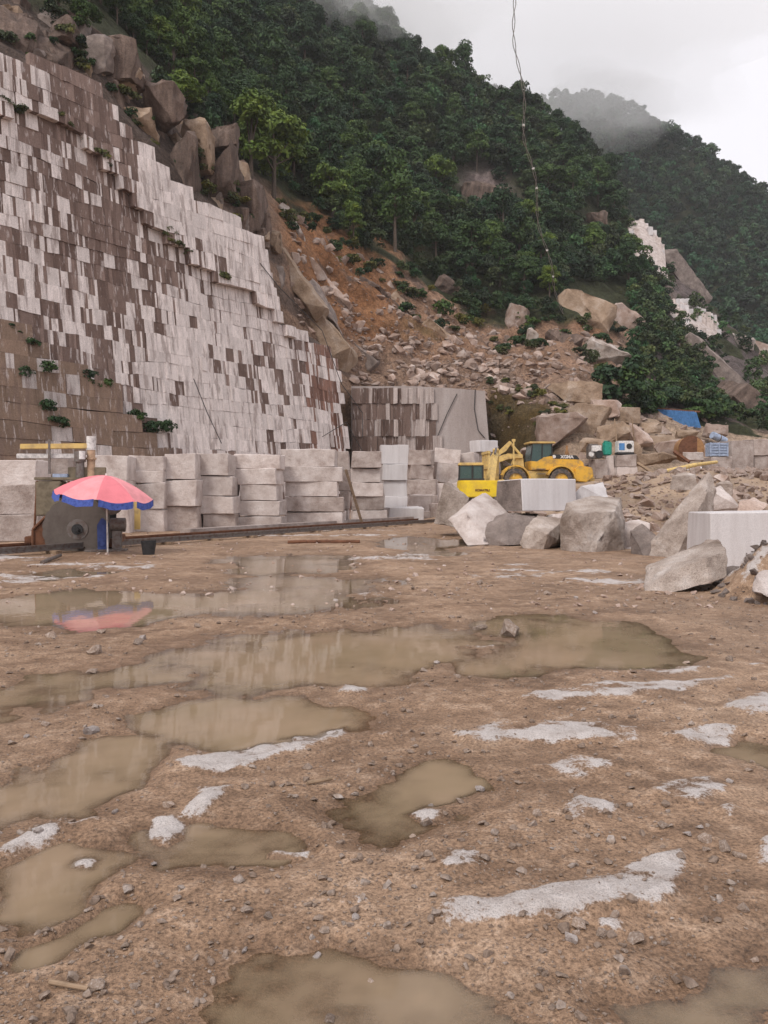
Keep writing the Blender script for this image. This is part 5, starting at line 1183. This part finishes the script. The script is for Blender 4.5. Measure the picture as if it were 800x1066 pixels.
# the denser, farther trees that merge into one mass
def wood(name, items, nl, nq, q, label, tint):
    var = []
    for k in range(6):
        rr = np.random.RandomState(300 + k); V, Fq, _ = crown_np(rr, nl, nq, q, 2.1, 2.1, 3.2, (.7, 1.25), core=False); var.append((V, Fq))
    Vs, Fs, Cs, n = [], [], [], 0
    for sc, p in items:
        V, Fq = var[R.randrange(6)]; a = R.uniform(0, 6.28); m = np.array([[math.cos(a), -math.sin(a), 0], [math.sin(a), math.cos(a), 0], [0, 0, R.uniform(.8, 1.25)]]) * sc
        Vs.append(V @ m.T + np.array(p)); Fs.append(Fq + n); n += len(V); g = R.choice([.5, .65, .85, 1.0, 1.2, 1.5, 2.0]); w_ = R.uniform(.65, 1.5)
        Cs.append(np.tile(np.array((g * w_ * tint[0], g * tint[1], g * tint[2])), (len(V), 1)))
    o = obj(name, mesh_np(name, np.concatenate(Vs), np.concatenate(Fs), M['leaf_s'], {'Col': np.concatenate(Cs)}))
    return tag(o, label, 'forest', kind='stuff')
wood('hillside_forest', [(c[0], c[1]) for c in restt], 16, 48, .27, 'dense dark green forest covering the upper slope', (1, 1, 1))
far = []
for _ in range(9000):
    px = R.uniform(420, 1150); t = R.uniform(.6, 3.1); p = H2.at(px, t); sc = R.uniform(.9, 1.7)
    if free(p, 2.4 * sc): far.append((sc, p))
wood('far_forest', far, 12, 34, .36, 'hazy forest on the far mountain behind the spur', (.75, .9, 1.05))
# shrubs along the cliff cracks and on ledges
for xs, ys, px0, px1, n, lb in ((C1X, C1Y, 0, 110, 9, 'dry shrub in the upper left crack of the cliff'), (C1X, C1Y, 140, 235, 7, 'small shrub along the diagonal crack below the white courses'), (C2X, C2Y, 0, 165, 16, 'green weeds along the lower left crack of the cliff')):
    for _ in range(n):
        px = R.uniform(px0, px1); py = np.interp(px, xs, ys) + R.uniform(-4, 3); s, z_ = wall_hit(px, py)
        shrub(Vector(wall_pt(s, z_, .35)), R.uniform(.3, .75), lb, 'weeds in the cliff cracks', V=SHD if ys is C1Y else None)
for px, py in ((42, 250 + 140), (22, 395), (45, 430), (55, 445), (170, 452), (160, 448), (60, 448), (85, 395)):
    s, z_ = wall_hit(px, py); shrub(Vector(wall_pt(s, z_, .65)), R.uniform(.5, .9), 'green weeds on the brown blocks at the cliff foot', 'weeds at the cliff foot')
for _ in range(46):
    px = R.uniform(10, 265); D = float(np.interp(px, [0, 100, 200, 260], [52, 57.5, 62, 67])) - .2; py = np.interp(px, TOPX, TOPY) - R.uniform(-3, 45)
    shrub(P(px, py, D + .6), R.uniform(.4, 1.0), 'scrubby plant growing on the rocks of the cliff rim', 'scrub on the cliff rim', V=R.choice([SH, SHD]))
for _ in range(85):
    px = R.uniform(290, 640); t = 3.08 - .9 * R.random() ** 2.4; shrub(H1.at(px, t), R.uniform(.5, 1.5), 'low shrub at the edge of the landslide, ' + ('near its head' if px < 380 else 'above the sawn bench' if px < 500 else 'left of the tan overhang' if px < 590 else 'around the tan overhang'), 'shrubs at the landslide edge', V=R.choice([SH, SH, SHD]))
for _ in range(34):
    px = R.uniform(505, 600); t = R.uniform(.75, 1.35); shrub(H1.at(px, t), R.uniform(.3, .7), 'grassy tuft on the mossy rock shelf', 'tufts on the mossy shelf', V=SHD)
scr = []
for _ in range(700):
    px = R.uniform(652, 815); t = R.uniform(1.3, 4.7); p = H1.at(px, t); a, b = proj(p)
    if bare(a, b, t) and R.random() > .15: continue
    scr.append((R.uniform(.9, 1.9), p))
scr.sort(key=lambda q: -q[0] / q[1].y)
for s_, p in scr[:90]: shrub(p, s_, 'low green scrub on the right-hand spur', 'scrub on the spur')
wood('spur_scrub', [(s_ * .36, p + Vector((0, 0, -.3))) for s_, p in scr[90:]], 10, 40, .3, 'low scrub covering the right-hand spur', (1.2, 1.1, 1))
bp, _ = surf_px(643, 418)
bb = empty('round_bush', bp); tag(bb, 'large round dark green bush below the tan overhang', 'bush')
for dx, dz, s in ((0, 0, 2.7), (-1.6, .2, 2.1), (1.5, .1, 2.2), (.1, 2.0, 2.3), (-1.2, 2.2, 1.7), (1.2, 1.9, 1.8)):
    o = obj('foliage', SH[R.randrange(4)], bb, (dx, -.6, dz - .6)); o.scale = (s, s, s)
obj('stem', TREES[0][0], bb).scale = (.35, .35, .4)

# ------------------------------------------------------------------ low cloud and haze
def vol(name, density, col=(1, 1, 1), anis=.2):
    m = bpy.data.materials.new(name); m.use_nodes = True; t = m.node_tree; t.nodes.clear(); o_ = t.nodes.new('ShaderNodeOutputMaterial')
    v = t.nodes.new('ShaderNodeVolumePrincipled'); v.inputs['Color'].default_value = (*col, 1); v.inputs['Density'].default_value = density; v.inputs['Anisotropy'].default_value = anis
    t.links.new(v.outputs[0], o_.inputs['Volume']); return m
def cloud(c, half, dens, seed, label):
    bm = bmesh.new(); bmesh.ops.create_icosphere(bm, subdivisions=4, radius=1)
    for v in bm.verts:
        n = mn.fractal(v.co * 1.5 + Vector((seed * 7., seed, 0)), 1, 2, 5); v.co = Vector((v.co.x * half[0], v.co.y * half[1], v.co.z * half[2])) * (1 + .45 * n)
    m = vol('cloud_%d' % seed, dens); return tag(obj('mist_cloud', bm_mesh(bm, m, True), None, c), label, 'cloud', kind='stuff')
cloud(P(575, 25, 300), (90, 34, 40), .011, 1, 'pale mist behind the main ridge')
cloud(P(625, 105, 335), (28, 16, 13), .016, 2, 'mist wisp over the top of the far mountain')
cloud(P(330, -5, 168), (26, 16, 9), .022, 4, 'mist drifting over the upper forest at the top left')
cloud(P(400, 0, 190), (26, 14, 12), .030, 3, 'mist wisp on the ridge at the top of the picture')
bm = bmesh.new(); bx(bm, (0, 170, 117), (1300, 620, 244)); hz = obj('haze', bm_mesh(bm, vol('haze_air', .00024, (.93, .96, 1.0)))); tag(hz, 'thin pale haze filling the valley air', 'haze', kind='stuff')
